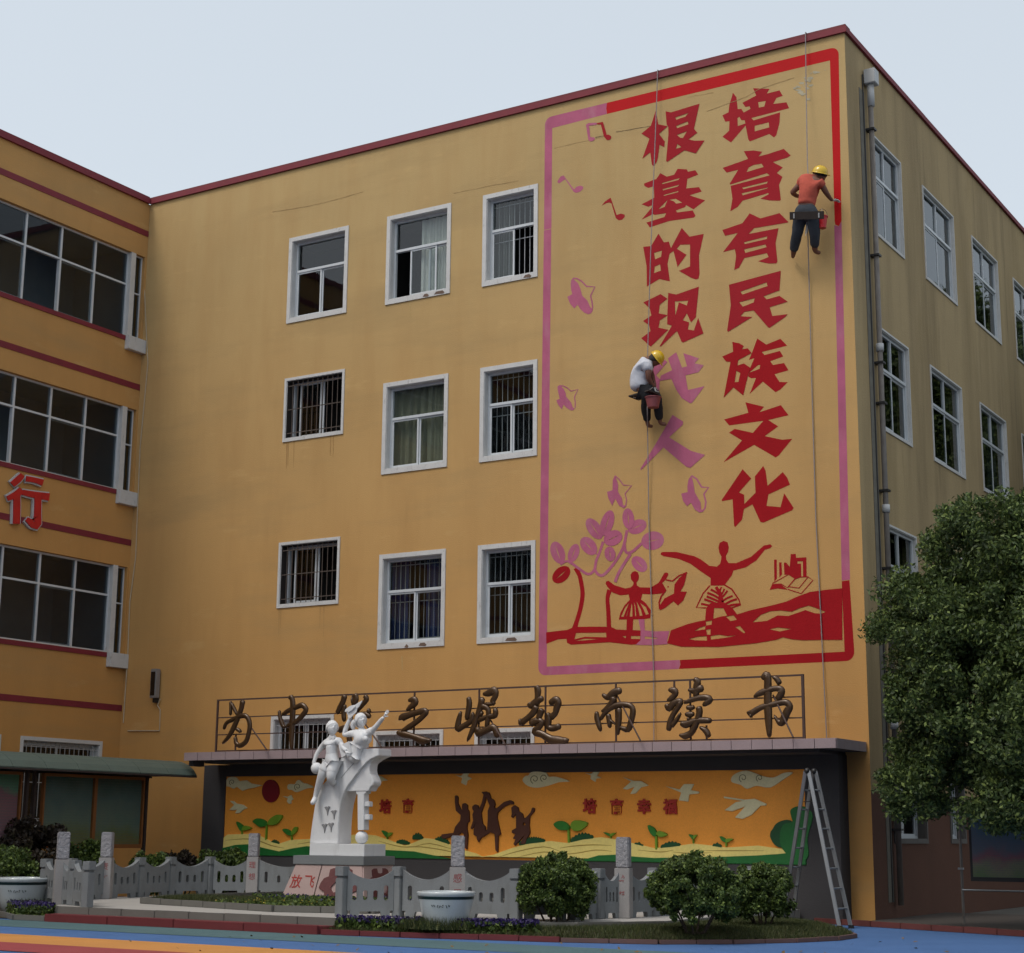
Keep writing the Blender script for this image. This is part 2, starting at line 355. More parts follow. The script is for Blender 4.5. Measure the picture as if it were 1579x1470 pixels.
# ------------------------------------------------------------------ the ground
def sheet(name, pts, z, mt, **k):
    mb = MB(); plate(mb, [pts], lambda a, b: (a, b, z)); o = mb.build(name, mt); tag(o, kind='structure', **k); return o
sheet('ground', [(-150, -150), (150, -150), (150, 150), (-150, 150)], -0.004, ASPH)
sheet('rubber_playground', [(0.02, -45), (45, -45), (45, 3.5), (W+0.02, 3.5), (W+.02, -0.02), (0.02, -0.02)], 0.0, RBLUE)
sheet('teal_stripe', [(0.05, -8.92), (45, -8.92), (45, -7.7), (0.05, -7.7)], 0.004, RTEAL)
sheet('orange_stripe', [(0.05, -11.25), (45, -11.25), (45, -10.08), (0.05, -10.08)], 0.004, RORG)
sheet('red_stripe', [(0.05, -12.25), (45, -12.25), (45, -11.25), (0.05, -11.25)], 0.008, RRED)
sheet('garden_soil', [(0.03, -7.5), (6.0, -7.5), (6.6, -6.6), (15.5, -6.0), (15.5, -0.42), (0.03, -0.42)], 0.012, SOIL)

# platform with two steps round the statue
plat_out = [(5.2, -6.6), (6.2, -7.32), (11.3, -7.32), (13.0, -7.0), (14.3, -6.3), (14.95, -5.2), (14.95, -0.45), (4.3, -0.45), (4.3, -5.4)]
mb = MB(); plate(mb, [plat_out], lambda a, b: (a, b, 0.2), lambda a, b: (a, b, 0.0))
platform = mb.build('platform', PAVER); tag(platform, kind='structure')
def edge_stones(name, path, w_, z0, z1, ln, mt, parent=None, jit=0.004, bevel=0.006):
    for (a, b) in zip(path[:-1], path[1:]):
        a, b = Vector(a), Vector(b); d = b-a; L = d.length; k = max(1, round(L/ln)); d.normalize(); n = Vector((-d.y, d.x))
        for i in range(k):
            p = a+d*(i*L/k+0.004); q = a+d*((i+1)*L/k-0.004); dz = random.uniform(-jit, jit)
            m_ = MB(); F = lambda u, v, z: (p.x+d.x*u+n.x*v, p.y+d.y*u+n.y*v, z)
            m_.box(0, (q-p).length, 0, w_, z0, z1+dz, F); m_.build(name, mt, parent, bevel=bevel)
edge_stones('edge_stone', [(4.3, -5.45), (5.2, -6.63), (6.2, -7.34), (11.3, -7.34), (13.0, -7.02), (14.3, -6.32), (14.97, -5.2)], -0.05, 0.0, 0.206, 0.62, KERBG, platform)
step = MB(); plate(step, [[(6.3, -7.68), (11.2, -7.66), (11.35, -7.4), (6.2, -7.4)]], lambda a, b: (a, b, 0.105), lambda a, b: (a, b, 0.0)); step_o = step.build('red_step', KERBR); tag(step_o, kind='structure')
edge_stones('kerb_stone', [(6.3, -7.69), (11.25, -7.67)], -0.04, 0.0, 0.112, 1.2, KERBR, step_o)
# planting bed kerb, lawn and its kerb (front right)
lawn_path = [(11.25, -7.6), (12.4, -7.45), (13.42, -7.2), (14.46, -6.98), (15.58, -6.55), (16.25, -5.9), (16.76, -5.15), (17.02, -4.4), (17.0, -3.7), (16.6, -2.95), (15.9, -2.3), (15.1, -1.9)]
lawn_poly = lawn_path + [(14.9, -5.0), (14.3, -6.2), (12.95, -6.95), (11.3, -7.3)]
def edge_dist(x, y, path):
    best = 9
    for (ax, ay), (bx, by) in zip(path[:-1], path[1:]):
        dx, dy = bx-ax, by-ay; t = max(0, min(1, ((x-ax)*dx+(y-ay)*dy)/(dx*dx+dy*dy))); best = min(best, math.hypot(x-ax-t*dx, y-ay-t*dy))
    return best
def lawn_z(x, y): t = min(1, edge_dist(x, y, lawn_path)/.45); return .045+.085*t*t*(3-2*t)
def in_poly(x, y, P):
    r = False; j = len(P)-1
    for i in range(len(P)):
        if (P[i][1] > y) != (P[j][1] > y) and x < (P[j][0]-P[i][0])*(y-P[i][1])/(P[j][1]-P[i][1])+P[i][0]: r = not r
        j = i
    return r
mb = MB(); gs = .11; inner = {}
plate(mb, [lawn_poly], lambda a, b: (a, b, .04))
for i in range(56):
    for j in range(56):
        x0, y0 = 11.2+i*gs, -7.7+j*gs
        c4 = [(x0, y0), (x0+gs, y0), (x0+gs, y0+gs), (x0, y0+gs)]
        if all(in_poly(a, b, lawn_poly) for a, b in c4): mb.quad(*[(a, b, lawn_z(a, b)+.004) for a, b in c4])
lawn_o = mb.build('lawn_soil', SOIL); tag(lawn_o, kind='structure')
edge_stones('kerb_stone', lawn_path[:4], -0.06, 0.0, 0.07, 0.55, KERBR, lawn_o)
edge_stones('kerb_stone', lawn_path[3:], -0.06, 0.0, 0.055, 0.5, mat('worn_red_kerb', srgb(112, 84, 80), .85, .15, 3), lawn_o)
bedl = [(2.6, -5.2), (4.4, -6.9), (5.6, -7.62), (6.25, -7.62), (6.1, -7.2), (5.1, -6.5), (4.2, -5.4)]
bedl_o = sheet('left_bed_soil', bedl, 0.06, SOIL)
edge_stones('kerb_stone', bedl[:4], -0.05, 0.0, 0.08, 0.5, KERBG, bedl_o)
# flower bed on the platform in front of the statue
fb = [(6.35, -5.75), (9.6, -6.55), (10.9, -6.1), (10.9, -2.2), (6.1, -1.9), (5.9, -4.8)]
fbs = sheet('statue_bed_soil', fb, 0.24, SOIL)
edge_stones('kerb_stone', fb+[fb[0]], -0.07, 0.2, 0.29, 0.6, KERBG, fbs)
# brown kerb along the foot of the side wall
kr = bpy.data.objects.new('footpath', None)
foot = sheet('side_footpath', [(15.1, -0.38), (18.9, -1.9), (30, -6.5), (30, 3.4), (W+.04, 3.4), (W+.04, -0.3)], 0.06, mat('dark_footpath', srgb(74, 66, 60), 0.9, 0.1, 2))
edge_stones('kerb_stone', [(15.2, -0.41), (18.9, -1.93), (30, -6.53)], -0.06, 0.0, 0.085, 0.6, mat('brown_kerb', srgb(112, 56, 50), 0.8), foot)

# ------------------------------------------------------------------ the buildings
main = root('school_building', (8, 0, 0), 'four storey ochre school block with the red and pink mural on its end wall', 'building')
wing = root('classroom_wing', (0, -6, 0), 'ochre classroom wing on the left with long glazed corridors and maroon bands', 'building')
def holes_wall(F, u0, u1, z0, z1, holes):
    us = sorted({u0, u1, *[h[0] for h in holes], *[h[1] for h in holes]}); zs = sorted({z0, z1, *[h[2] for h in holes], *[h[3] for h in holes]})
    mb = MB()
    for a, b in zip(us[:-1], us[1:]):
        for c, d in zip(zs[:-1], zs[1:]):
            um, zm = (a+b)/2, (c+d)/2
            if any(h[0] < um < h[1] and h[2] < zm < h[3] for h in holes): continue
            mb.quad(F(a, 0, c), F(b, 0, c), F(b, 0, d), F(a, 0, d))
    for h in holes:      # reveals
        a, b, c, d = h
        for (p, q) in (((a, c), (b, c)), ((b, c), (b, d)), ((b, d), (a, d)), ((a, d), (a, c))):
            mb.quad(F(p[0], 0, p[1]), F(q[0], 0, q[1]), F(q[0], 0.24, q[1]), F(p[0], 0.24, p[1]))
    return mb
FM = lambda u, n, z: (u, n, z)            # front wall: n = depth into the building
FS = lambda u, n, z: (W-n, u, z)          # side wall, u = y
FW = lambda u, n, z: (-n, u, z)           # wing wall, u = y
def merged(mb, name, mt, parent):
    o = mb.build(name, mt, parent); me = o.data; bm = bmesh.new(); bm.from_mesh(me); bmesh.ops.remove_doubles(bm, verts=bm.verts, dist=1e-4); bm.to_mesh(me); bm.free(); return o

def window(F, parent, u0, u1, z0, z1, trim=0.085, rec=0.12, transom=0.62, sash=((0, .5), (.5, 1)), top=1, grille=None, curtain=None, dark=False, fm=None, room=0.9, open_=None, label=None, cols=None, tm_=None, gl=None):
    gl = gl or GLASS
    """outer trim rectangle u0..u1,z0..z1; the opening lies inside the trim"""
    a, b, c, d = u0+trim, u1-trim, z0+trim, z1-trim
    t = MB()
    t.box(u0, u1, -0.018, 0.0, d, z1, F); t.box(u0, u1, -0.022, 0.0, z0, c, F); t.box(u0, a, -0.02, 0.0, c, d, F); t.box(b, u1, -0.02, 0.0, c, d, F)
    t.box(a, a+.012, 0.0, rec, c, d, F); t.box(b-.012, b, 0.0, rec, c, d, F); t.box(a+.012, b-.012, 0.0, rec, d-.012, d, F); t.box(a+.012, b-.012, -.02, rec, c, c+.02, F)
    wn = t.build('window', tm_ or WHITE, parent)
    if dark:
        q_ = MB(); q_.box(a+.012, a+.018, 0.0, rec+.1, c+.02, d-.012, F); q_.box(b-.018, b-.012, 0.0, rec+.1, c+.02, d-.012, F); q_.box(a+.018, b-.018, 0.0, rec+.1, d-.018, d-.012, F); q_.box(a+.018, b-.018, 0.0, rec+.1, c+.02, c+.026, F); q_.build('dark_reveal', mat('brown_black_reveal', srgb(52, 44, 40), .9, .2, 8), wn)  # brown-black lining on the four sides of the recess
    if label: wn['label'] = label
    fm = fm or UPVC
    a += .012; b -= .012; c += .02; d -= .012; fw = 0.042
    zt = c+(d-c)*transom
    f = MB(); y0, y1 = rec, rec+0.06
    f.box(a, a+fw, y0, y1, c, d, F); f.box(b-fw, b, y0, y1, c, d, F); f.box(a+fw, b-fw, y0, y1, c, c+fw, F); f.box(a+fw, b-fw, y0, y1, d-fw, d, F)
    if transom < 1: f.box(a+fw, b-fw, y0-.012, y1, zt-fw*.6, zt+fw*.6, F)
    else: zt = d-fw*.4
    f.build('window_frame', fm, wn)
    A, B_ = a+fw, b-fw
    if transom < 1:
        wtop = (B_-A)/top
        for i in range(top):
            p = A+wtop*i; q = p+wtop
            if i: m_ = MB().box(p-.016, p+.016, y0, y1, zt+fw*.6, d-fw, F); m_.build('mullion', fm, wn)
            MB().box(p+.001, q-.001, y0+.03, y0+.036, zt+fw*.6, d-fw, F).build('pane', gl, wn)
    for k, (s0, s1) in enumerate(sash):
        p, q = A+(B_-A)*s0, A+(B_-A)*s1; yy = y0+0.006+(0.026 if k % 2 else 0.0); zb, zc = c+fw, zt-fw*.6 if transom < 1 else d-fw
        sm_ = MB(); g = 0.034
        sm_.box(p, p+g, yy, yy+.022, zb, zc, F); sm_.box(q-g, q, yy, yy+.022, zb, zc, F); sm_.box(p+g, q-g, yy, yy+.022, zb, zb+g, F); sm_.box(p+g, q-g, yy, yy+.022, zc-g, zc, F)
        sm_.build('sash', fm, wn)
        MB().box(p+g, q-g, yy+.008, yy+.014, zb+g, zc-g, F).build('pane', gl, wn)
    if grille:
        sp, yb, zlo, zhi = grille; gm = MB(); yb = yb if yb is not None else rec+.13
        k = int((b-a)/sp)
        for i in range(1, k): uu = a+(b-a)*i/k; gm.box(uu-.006, uu+.006, yb, yb+.012, zlo if zlo else c, zhi if zhi else d, F)
        for zz in ((zlo or c)+.1, ((zlo or c)+(zhi or d))/2, (zhi or d)-.1): gm.box(a, b, yb-.004, yb+.004, zz-.008, zz+.008, F)
        gm.build('security_grille', GRILLE if not dark else mat('rusty_bars', srgb(96, 84, 76), .7), wn)
    if curtain:
        for (c0, c1, cm) in curtain:
            m_ = MB(); n_ = max(6, int((c1-c0)*(b-a)/.012)); yb = rec+.16; ph = random.random()*6
            for i in range(n_):
                f0, f1 = i/n_, (i+1)/n_
                def P(fr, z): 
                    uu = a+(b-a)*(c0+(c1-c0)*fr); return F(uu, yb+.03*math.sin(fr*(c1-c0)*52+ph)+.012*math.sin(fr*97+ph), z)
                m_.quad(P(f0, c), P(f1, c), P(f1, d), P(f0, d))
            m_.build('curtain', cm, wn, smooth=True)
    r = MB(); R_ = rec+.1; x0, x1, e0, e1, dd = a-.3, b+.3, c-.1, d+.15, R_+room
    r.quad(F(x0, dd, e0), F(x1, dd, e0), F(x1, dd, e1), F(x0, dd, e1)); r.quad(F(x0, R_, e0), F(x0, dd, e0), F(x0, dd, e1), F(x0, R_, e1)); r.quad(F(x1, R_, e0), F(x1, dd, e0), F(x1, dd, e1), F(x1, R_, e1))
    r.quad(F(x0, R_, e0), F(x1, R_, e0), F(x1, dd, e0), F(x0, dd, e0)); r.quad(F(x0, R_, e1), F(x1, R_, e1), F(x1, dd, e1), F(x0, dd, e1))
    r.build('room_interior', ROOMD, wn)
    return wn, (u0+trim, u1-trim, z0+trim, z1-trim)

TRIMG = mat('grey_trim', srgb(110, 106, 102), .8, .12, 5)  # darker grey trim colour for the ground floor side windows
H = []   # front wall windows
def fwn(*a, **k): _, h = window(FM, main, *a, **k); H.append(h)
G = (.105, None, None, None)
fwn(3.98, 5.50, 11.41, 13.24)
fwn(6.45, 7.97, 11.41, 13.24, curtain=[(.42, 1, CUR_W)], sash=((.28, .78), (.62, 1)), label='white window with one sash slid open and white curtains')
fwn(8.70, 9.92, 11.41, 13.24, grille=G, curtain=[(.0, .45, CUR_D)], sash=((0, .52),), label='white window with the right half open behind bars')
fwn(4.00, 5.51, 8.93, 10.25, transom=1, trim=.055, rec=.2, sash=((.1, .52), (.5, .56)), grille=(.12, .02, None, None), dark=1, label='small barred window with a black recess and rusty bars')
fwn(6.46, 7.97, 8.01, 9.82, curtain=[(0, 1, CUR_G)], label='white window with drawn olive curtains')
fwn(8.69, 9.93, 8.01, 9.82, grille=G)
fwn(4.01, 5.52, 5.585, 6.89, transom=1, trim=.055, rec=.2, sash=((.1, .52), (.5, .56)), grille=(.12, .02, None, None), dark=1)
fwn(6.47, 7.98, 4.655, 6.455, grille=G, curtain=[(0, .3, CUR_B), (.62, .95, CUR_B)], label='white barred window with blue curtains')
fwn(8.69, 9.91, 4.65, 6.455, grille=G)
fwn(3.98, 5.50, 1.9, 3.49, transom=1, trim=.07, sash=((0, .5), (.5, 1)), grille=(.11, .05, None, None))
fwn(6.44, 7.99, 2.2, 3.14, transom=1, trim=.07, grille=(.11, .05, None, None))
fwn(8.67, 9.91, 2.2, 3.13, transom=1, trim=.07, grille=(.11, .05, None, None))
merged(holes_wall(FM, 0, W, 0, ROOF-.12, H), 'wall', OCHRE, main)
# brown patches where the sill plaster has broken off
mb = MB()
for u0, u1, z in ((7.35, 7.5, 11.42), (7.62, 7.86, 11.425), (9.62, 9.8, 11.42), (9.3, 9.55, 4.665), (7.42, 7.6, 4.67), (7.1, 7.2, 4.66)):
    plate(mb, [[(u0, z+.01), (u0+.04, z+.06), (u1-.05, z+.065), (u1, z+.02), (u1-.03, z-.004)]], lambda a, b: (a, -.0255, b))
mb.build('broken_sill_plaster', mat('bare_mortar', srgb(120, 98, 84), .9, .2, 12), main)['kind'] = 'stuff'
HS = []
def swn(*a, **k): _, h = window(FS, main, *a, **k); HS.append(h)
for r, (zb, zt) in enumerate(((11.5, 13.36), (8.02, 9.84), (4.65, 6.42))):
    for q, (ya, yb) in enumerate(((1.1, 2.72), (3.95, 5.88), (7.1, 8.98), (10.2, 12.1), (13.3, 15.2))):
        swn(ya, yb, zb, zt, trim=.035, rec=.045, top=2, gl=GLASSS, curtain=[(.5, .95, CUR_D)] if (r+q) % 3 == 0 else None)
for ya, yb in ((1.0, 2.68), (3.95, 4.85), (7.1, 8.6), (10.2, 12.1)): swn(ya, yb, 1.2, 2.35, trim=.06, rec=.14, transom=1, tm_=TRIMG)
merged(holes_wall(FS, 0, 18, 2.0, ROOF-.12, [h for h in HS if h[2] > 2.5]+[(h[0], h[1], 2.0, h[3]) for h in HS if h[2] < 2.5]), 'side_wall', OCHRES, main)
merged(holes_wall(FS, 0, 18, 0.0, 2.0, [(h[0], h[1], h[2], 2.0) for h in HS if h[2] < 2.5]), 'side_plinth_wall', BROWNW, main)
mb = MB(); mb.quad((W, 18, 0), (0, 18, 0), (0, 18, ROOF-.12), (W, 18, ROOF-.12)); mb.build('back_wall', OCHRES, main)
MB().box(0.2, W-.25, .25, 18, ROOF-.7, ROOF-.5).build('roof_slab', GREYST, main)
# parapet coping, in lengths
mb = MB()
for i in range(8):
    a, b = W*i/8, W*(i+1)/8
    MB().box(a+.001 if i else 0.03, b-.001 if i < 7 else W+.05, -.05, .22, ROOF-.12, ROOF-.02+random.uniform(-.004, .004)).build('coping', MAROON, main)
for i in range(9): MB().box(W-.2, W+.05, .22+i*2+.001, .22+(i+1)*2-.001, ROOF-.12, ROOF-.02+random.uniform(-.006, .006)).build('coping', MAROON, main)
MB().box(0.0, W+.03, -.03, .2, ROOF-.02, ROOF+.03).build('coping_ridge', mat('maroon_faded', srgb(128, 52, 56), .8, .15, 3), main)
# cracks and flaking plaster high on the mural wall
def crack(pts, wd, mt, name='crack'):
    P = []
    for a, b in zip(pts[:-1], pts[1:]):
        k = 7
        for i in range(k): P.append((a[0]+(b[0]-a[0])*i/k, a[1]+(b[1]-a[1])*i/k+random.uniform(-.35, .35)))
    P.append(pts[-1]); ws = [wd*random.uniform(.3, 1.2) for _ in P]
    painted(name, [[ribbon(P, ws, 0)]], lambda q: q, mt, main)
CRK = mat('dirt_crack', srgb(178, 146, 96), .9, .2, 9)
CRKD = mat('dark_crack', srgb(124, 102, 70), .9, .2, 9)
crack([(855, 229), (905, 217), (930, 212)], .9, CRK); crack([(918, 212), (936, 209)], 1.1, CRKD); crack([(950, 204), (965, 201), (1010, 194)], .9, CRKD)
crack([(700, 298), (760, 286), (800, 279)], .7, CRK); crack([(1090, 172), (1150, 150), (1170, 138), (1225, 120)], .8, CRK)
crack([(420, 327), (470, 319), (500, 313), (560, 296)], .8, CRK); crack([(1060, 150), (1100, 143)], .6, CRK)
FL = mat('bare_pale_plaster', srgb(196, 186, 158), .9, .15, 10)
comps = []
for _ in range(34):
    x, y = random.choice([(1245, 128, ), (1255, 112), (1232, 133), (1262, 104), (1240, 140)]); x += random.gauss(0, 7); y += random.gauss(0, 5); r_ = random.uniform(.8, 3.2)
    if 92+(1293-x)*.22+9 > y: continue
    comps.append([[(x+r_*random.uniform(.5, 1.4)*math.cos(t)*1.5, y+r_*random.uniform(.4, .9)*math.sin(t)) for t in [k*.785 for k in range(8)]]])
painted('flaked_plaster', comps, lambda q: q, FL, main)['kind'] = 'stuff'
# rain streaks below sills and rust below the small windows
STR = mat('rust_streak', srgb(186, 144, 88), .9, .15, 9)
STRW = mat('pale_drip', srgb(206, 176, 116), .9, .1, 9)
comps = []
for (x0, x1, y, n_) in ((438, 525, 680, 5), (430, 520, 938, 4)):
    for _ in range(n_):
        x = random.uniform(x0, x1); l = random.uniform(15, 60); comps.append([ribbon([(x, y-(x-x0)*.14), (x-.3, y+l*.5), (x-.8, y+l)], [1.3, .8, .3], 0)])
painted('rust_streaks', comps, lambda q: q, STR, main)['kind'] = 'stuff'
painted('paint_drips', [[ribbon([(620, 1012), (620.5, 1034)], [1.4, .8], 0)], [ribbon([(632, 468), (633, 490)], [1.2, .5], 0)]], lambda q: q, STRW, main)

# drain pipe on the side wall
pz = [(W+.09, .95, z) for z in (14.2, 0.25)]
pp = MB().tube(pz, .046, 12).build('drain_pipe', PIPE, main, smooth=True)
MB().box(W+.02, W+.22, .84, 1.06, 14.15, 14.42).build('hopper', PIPEW, main, bevel=.01)
MB().tube([(W+.1, .95, 14.2), (W+.1, .95, 13.75)], .062, 12).build('pipe_socket', PIPEW, main, smooth=True)
for z in (13.3, 11.0, 9.1, 8.4, 6.9, 5.6, 3.9, 1.4): MB().box(W+.0, W+.16, .88, 1.02, z, z+.035).build('pipe_bracket', DARKMET, main)
for z in (9.32, 6.55, 3.0): MB().tube([(W+.09, .95, z), (W+.09, .95, z+.13)], .066, 12).build('pipe_coupler', PIPEW, main, smooth=True)
MB().tube([(W+.02, .78, 14.3), (W+.02, .78, .3)], .012, 6).build('side_cable', DARKMET, main)
MB().box(W+.001, W+.012, .62, .86, .3, 14.0).build('plaster_seam', mat('seam_plaster', srgb(122, 118, 108), .9, .2, 6), main)

# ------------------------------------------------------------------ mural
s12 = lambda o: Z(o, 12.25)
def char(comps, zf, mt, lb): painted('mural_character', comps, zf, mt, main, label=lb)
char([[[(385,255),(430,515),(610,550),(445,695),(555,840),(545,945),(455,900),(425,1150),(405,1220),(340,1305),(310,1270),(280,1045),(130,1165),(265,785),(112,690),(290,545)]],
      [[(570,270),(670,290),(1210,125),(1105,600),(1170,675),(1000,800),(1110,825),(1305,820),(1140,1065),(925,1005),(600,1225),(580,1205),(625,690),(620,560),(590,520)],
       [(750,385),(1005,300),(940,370),(775,430)],[(770,545),(990,460),(1000,515),(785,590)],[(780,715),(975,645),(895,775),(850,770)],[(790,885),(870,945),(765,980)]]], s12((980,150)), RED, 'painted red character 根')
char([[[(310,285),(375,370),(400,595),(468,590),(512,660),(640,588),(622,540),(545,556),(488,475),(748,338),(690,200),(1000,212),(950,300),(1190,240),(1250,345),(1130,385),(1070,497),(1320,465),(1370,578),(655,762),(700,806),(1200,655),(1190,850),(1130,1085),(1085,1130),(995,1065),(628,1205),(598,1165),(548,905),(272,1225),(110,1118),(237,1000),(243,822),(165,832),(110,712),(225,655),(240,520)],
       [(785,465),(930,440),(900,545),(800,565)],[(720,910),(985,845),(995,940),(720,1015)],[(395,765),(430,740),(470,805),(530,805),(545,865),(400,915)]]], s12((1105,120)), RED, 'painted red character 培')
char([[[(470,210),(590,278),(730,240),(795,130),(970,140),(990,185),(1130,155),(1185,240),(980,320),(958,500),(1200,475),(1250,560),(1020,630),(1315,725),(1095,895),(955,815),(940,850),(765,915),(785,955),(1080,915),(1135,1020),(1100,1050),(640,1115),(270,1235),(205,1145),(545,1040),(580,968),(365,1000),(330,985),(115,1090),(300,870),(330,815),(240,845),(115,800),(355,675),(345,460),(240,490),(170,455),(160,410),(345,335),(390,325)],
       [(500,400),(835,305),(810,340),(505,420)],[(510,515),(830,430),(795,465),(520,537)],[(530,625),(810,548),(808,570),(540,640)],[(435,893),(605,720),(550,848)],[(640,715),(760,695),(885,770),(765,787),(720,740)]]], s12((980,250)), RED, 'painted red character 基')
char([[[(515,165),(700,150),(865,175),(790,265),(980,215),(1270,120),(1400,245),(1340,285),(1065,370),(1250,470),(1140,575),(1245,650),(1180,800),(1215,1080),(1195,1100),(1000,1095),(830,1060),(990,975),(975,955),(490,1100),(400,1215),(260,1300),(300,1060),(265,820),(1005,620),(950,580),(255,795),(250,775),(410,515),(190,568),(115,480),(595,310)],
       [(565,560),(610,470),(700,425),(850,400),(890,462)],[(480,855),(970,735),(950,775),(510,882)],[(475,960),(975,848),(955,868),(495,998)]]], s12((1105,220)), RED, 'painted red character 育')
char([[[(435,190),(535,355),(630,340),(670,465),(875,80),(1020,248),(1290,195),(1200,600),(1210,950),(1190,1040),(1140,1055),(1050,1025),(820,893),(1030,810),(1030,395),(845,400),(780,475),(965,590),(795,820),(720,520),(645,570),(605,760),(650,1090),(450,1048),(215,1190),(210,800),(145,440),(295,425)],
       [(350,555),(500,510),(485,625),(370,678)],[(365,815),(465,770),(480,890),(350,935)]]], s12((980,345)), RED, 'painted red character 的')
char([[[(625,175),(830,270),(1190,170),(1360,340),(1340,350),(710,455),(605,565),(1170,455),(1115,740),(1150,1090),(1125,1122),(980,1122),(785,1080),(985,1000),(950,925),(525,1020),(425,1200),(335,1245),(370,980),(345,850),(125,905),(400,545),(160,600),(110,490),(490,360)],
       [(520,720),(960,608),(950,660),(530,757)],[(520,855),(925,762),(945,815),(545,922)]]], s12((1105,315)), RED, 'painted red character 有')
char([[[(475,290),(605,380),(460,490),(440,655),(610,690),(460,790),(435,925),(620,965),(290,1285),(110,1125),(285,990),(260,880),(145,800),(300,695),(270,560),(150,450)]],
      [[(620,268),(770,300),(1198,150),(1140,730),(1050,825),(970,655),(895,785),(1015,825),(990,960),(1105,978),(1185,740),(1285,1035),(900,1205),(870,1190),(785,990),(480,1280),(455,1280),(690,885),(600,860),(605,600)],
       [(745,430),(995,415),(970,508),(820,445),(755,700)]]], s12((980,430)), RED, 'painted red character 现')
char([[[(1215,95),(1190,465),(890,578),(945,638),(1190,570),(1345,680),(1005,785),(1055,950),(1345,915),(1290,975),(1000,1175),(970,1160),(700,845),(530,870),(450,955),(675,968),(220,1248),(200,1230),(270,750),(235,360)],
       [(450,490),(945,315),(965,385),(490,545)],[(430,690),(725,612),(700,695),(495,775)]]], s12((1105,410)), RED, 'painted red character 民')
char([[[(300,215),(430,240),(515,290),(480,355),(590,335),(665,425),(410,560),(395,660),(520,620),(635,700),(590,870),(505,1225),(320,1075),(135,1270),(265,590),(180,585),(110,490),(315,400)],[(375,760),(450,800),(415,970),(343,975)]],
      [[(770,150),(940,265),(1205,155),(1335,285),(855,405),(905,462),(1195,385),(1260,490),(1015,578),(1065,650),(1275,612),(1360,750),(1095,825),(1190,970),(1345,975),(1210,1110),(1115,1165),(875,965),(625,1195),(745,895),(650,900),(598,868),(612,770),(635,700),(715,520),(612,555),(665,425)],[(618,795),(785,652),(825,652),(810,722)]]], s12((1105,510)), REDD, 'painted red character 族')
char([[[(545,190),(895,275),(810,378),(1215,245),(1360,435),(975,525),(1165,645),(910,830),(1240,898),(1430,880),(1180,1190),(1115,1232),(710,995),(130,1325),(480,910),(235,765),(345,692),(685,768),(885,540),(240,628),(145,515),(600,388)]]], s12((1105,605)), REDD, 'painted red character 文')
char([[[(455,155),(605,318),(390,560),(480,600),(485,770),(478,850),(445,1035),(325,1165),(305,1140),(280,680),(95,712),(90,690)]],
      [[(815,100),(855,180),(890,445),(1155,205),(1230,300),(1280,425),(905,595),(870,795),(1115,818),(1180,575),(1345,830),(1320,870),(820,1085),(765,1075),(625,768),(480,850),(478,770),(680,565),(668,280)]]], Z((1105,710), 11.308), REDD, 'painted red character 化')
char([[[(680,265),(728,300),(545,512),(605,575),(590,860),(480,830),(455,560),(480,370)]],
      [[(870,140),(965,390),(1045,370),(985,155),(1240,240),(1165,320),(1315,350),(1230,465),(1020,515),(1060,752),(1330,690),(1125,960),(1090,965),(960,885),(870,750),(790,572),(605,605),(620,520),(805,430),(735,240)]]], Z((960,530), 10.5), PINK, 'pink undercoat of the character 代')
char([[[(700,245),(900,370),(895,430),(635,670),(1050,925),(1315,1000),(1040,1245),(960,1225),(530,860),(100,1290),(95,1260),(330,880),(520,560)]]], s12((980,620)), PINK, 'pink undercoat of the character 人')
# border, metres on the wall
def border(pts, mt, lb):
    mb = MB(); plate(mb, [pts], lambda a, b: (a, -.0012, b)); o = mb.build('mural_border', mt, main); o['label'] = lb
jag = lambda x0, x1, z, n=7, a=.035: [(x0+(x1-x0)*i/n, z+random.uniform(-a, a)) for i in range(n+1)]
xo0, xi0, xi1, xo1, zo0, zi0, zi1, zo1 = 9.98, 10.15, 15.66, 15.83, 4.03, 4.18, 14.31, 14.53
arc = lambda cx, cz, r, a0, a1: [(cx+r*math.cos(math.radians(a0+(a1-a0)*i/6)), cz+r*math.sin(math.radians(a0+(a1-a0)*i/6))) for i in range(7)]
r_ = .14
border([(xi0+.06, 12.3), (xi0+.07, zi1-.02), (11.385, zi1), (11.37, 14.4), (11.385, zo1)] + arc(xo0+.08+r_, zo1-r_, r_, 90, 180) + [(xo0+.07, 12.3)], PINK, 'pink undercoated corner of the mural border')
border([(11.387, zi1), (xi1+.06, zi1), (xi1+.05, 11.4)] + [(xi1+.06, 11.34), (xi1+.12, 11.30), (xo1, 11.38)] + arc(xo1+.05-r_, zo1-r_, r_, 0, 90) + [(11.387, zo1), (11.372, 14.42)], REDWET, 'freshly painted red border, top and upper right')
border([(xi1+.04, 11.335), (xi1+.12, 11.295), (xo1, 11.375), (xo1-.06, 5.33), (xi1-.03, 5.32)], PINK, 'pink undercoated right edge of the mural border')
border([(xi1-.03, 5.31), (xo1-.07, 5.32), (xo1-.03, zo0+r_)] + arc(xo1-.03-r_, zo0+r_, r_, 0, -90)[1:] + [(12.72, zo0), (12.75, 4.1), (12.74, zi0), (xi1-.02, zi0)], REDD, 'red lower right corner of the mural border')
border([(12.715, zo0), (12.745, 4.1), (12.735, zi0), (xi0, zi0), (xi0+.058, 12.29), (xo0+.068, 12.29), (xo0, zo0+r_)] + arc(xo0+r_, zo0+r_, r_, 180, 270)[1:], PINK, 'pink undercoated left and bottom of the mural border')
n8 = Z((840,170), 8.165)
painted('mural_music_note', [[[(520,185),(550,165),(655,158),(655,185),(560,197),(575,340),(625,345),(635,365),(610,390),(570,395),(550,375)]]], n8, PINK, main, label='pink half of the square music note')
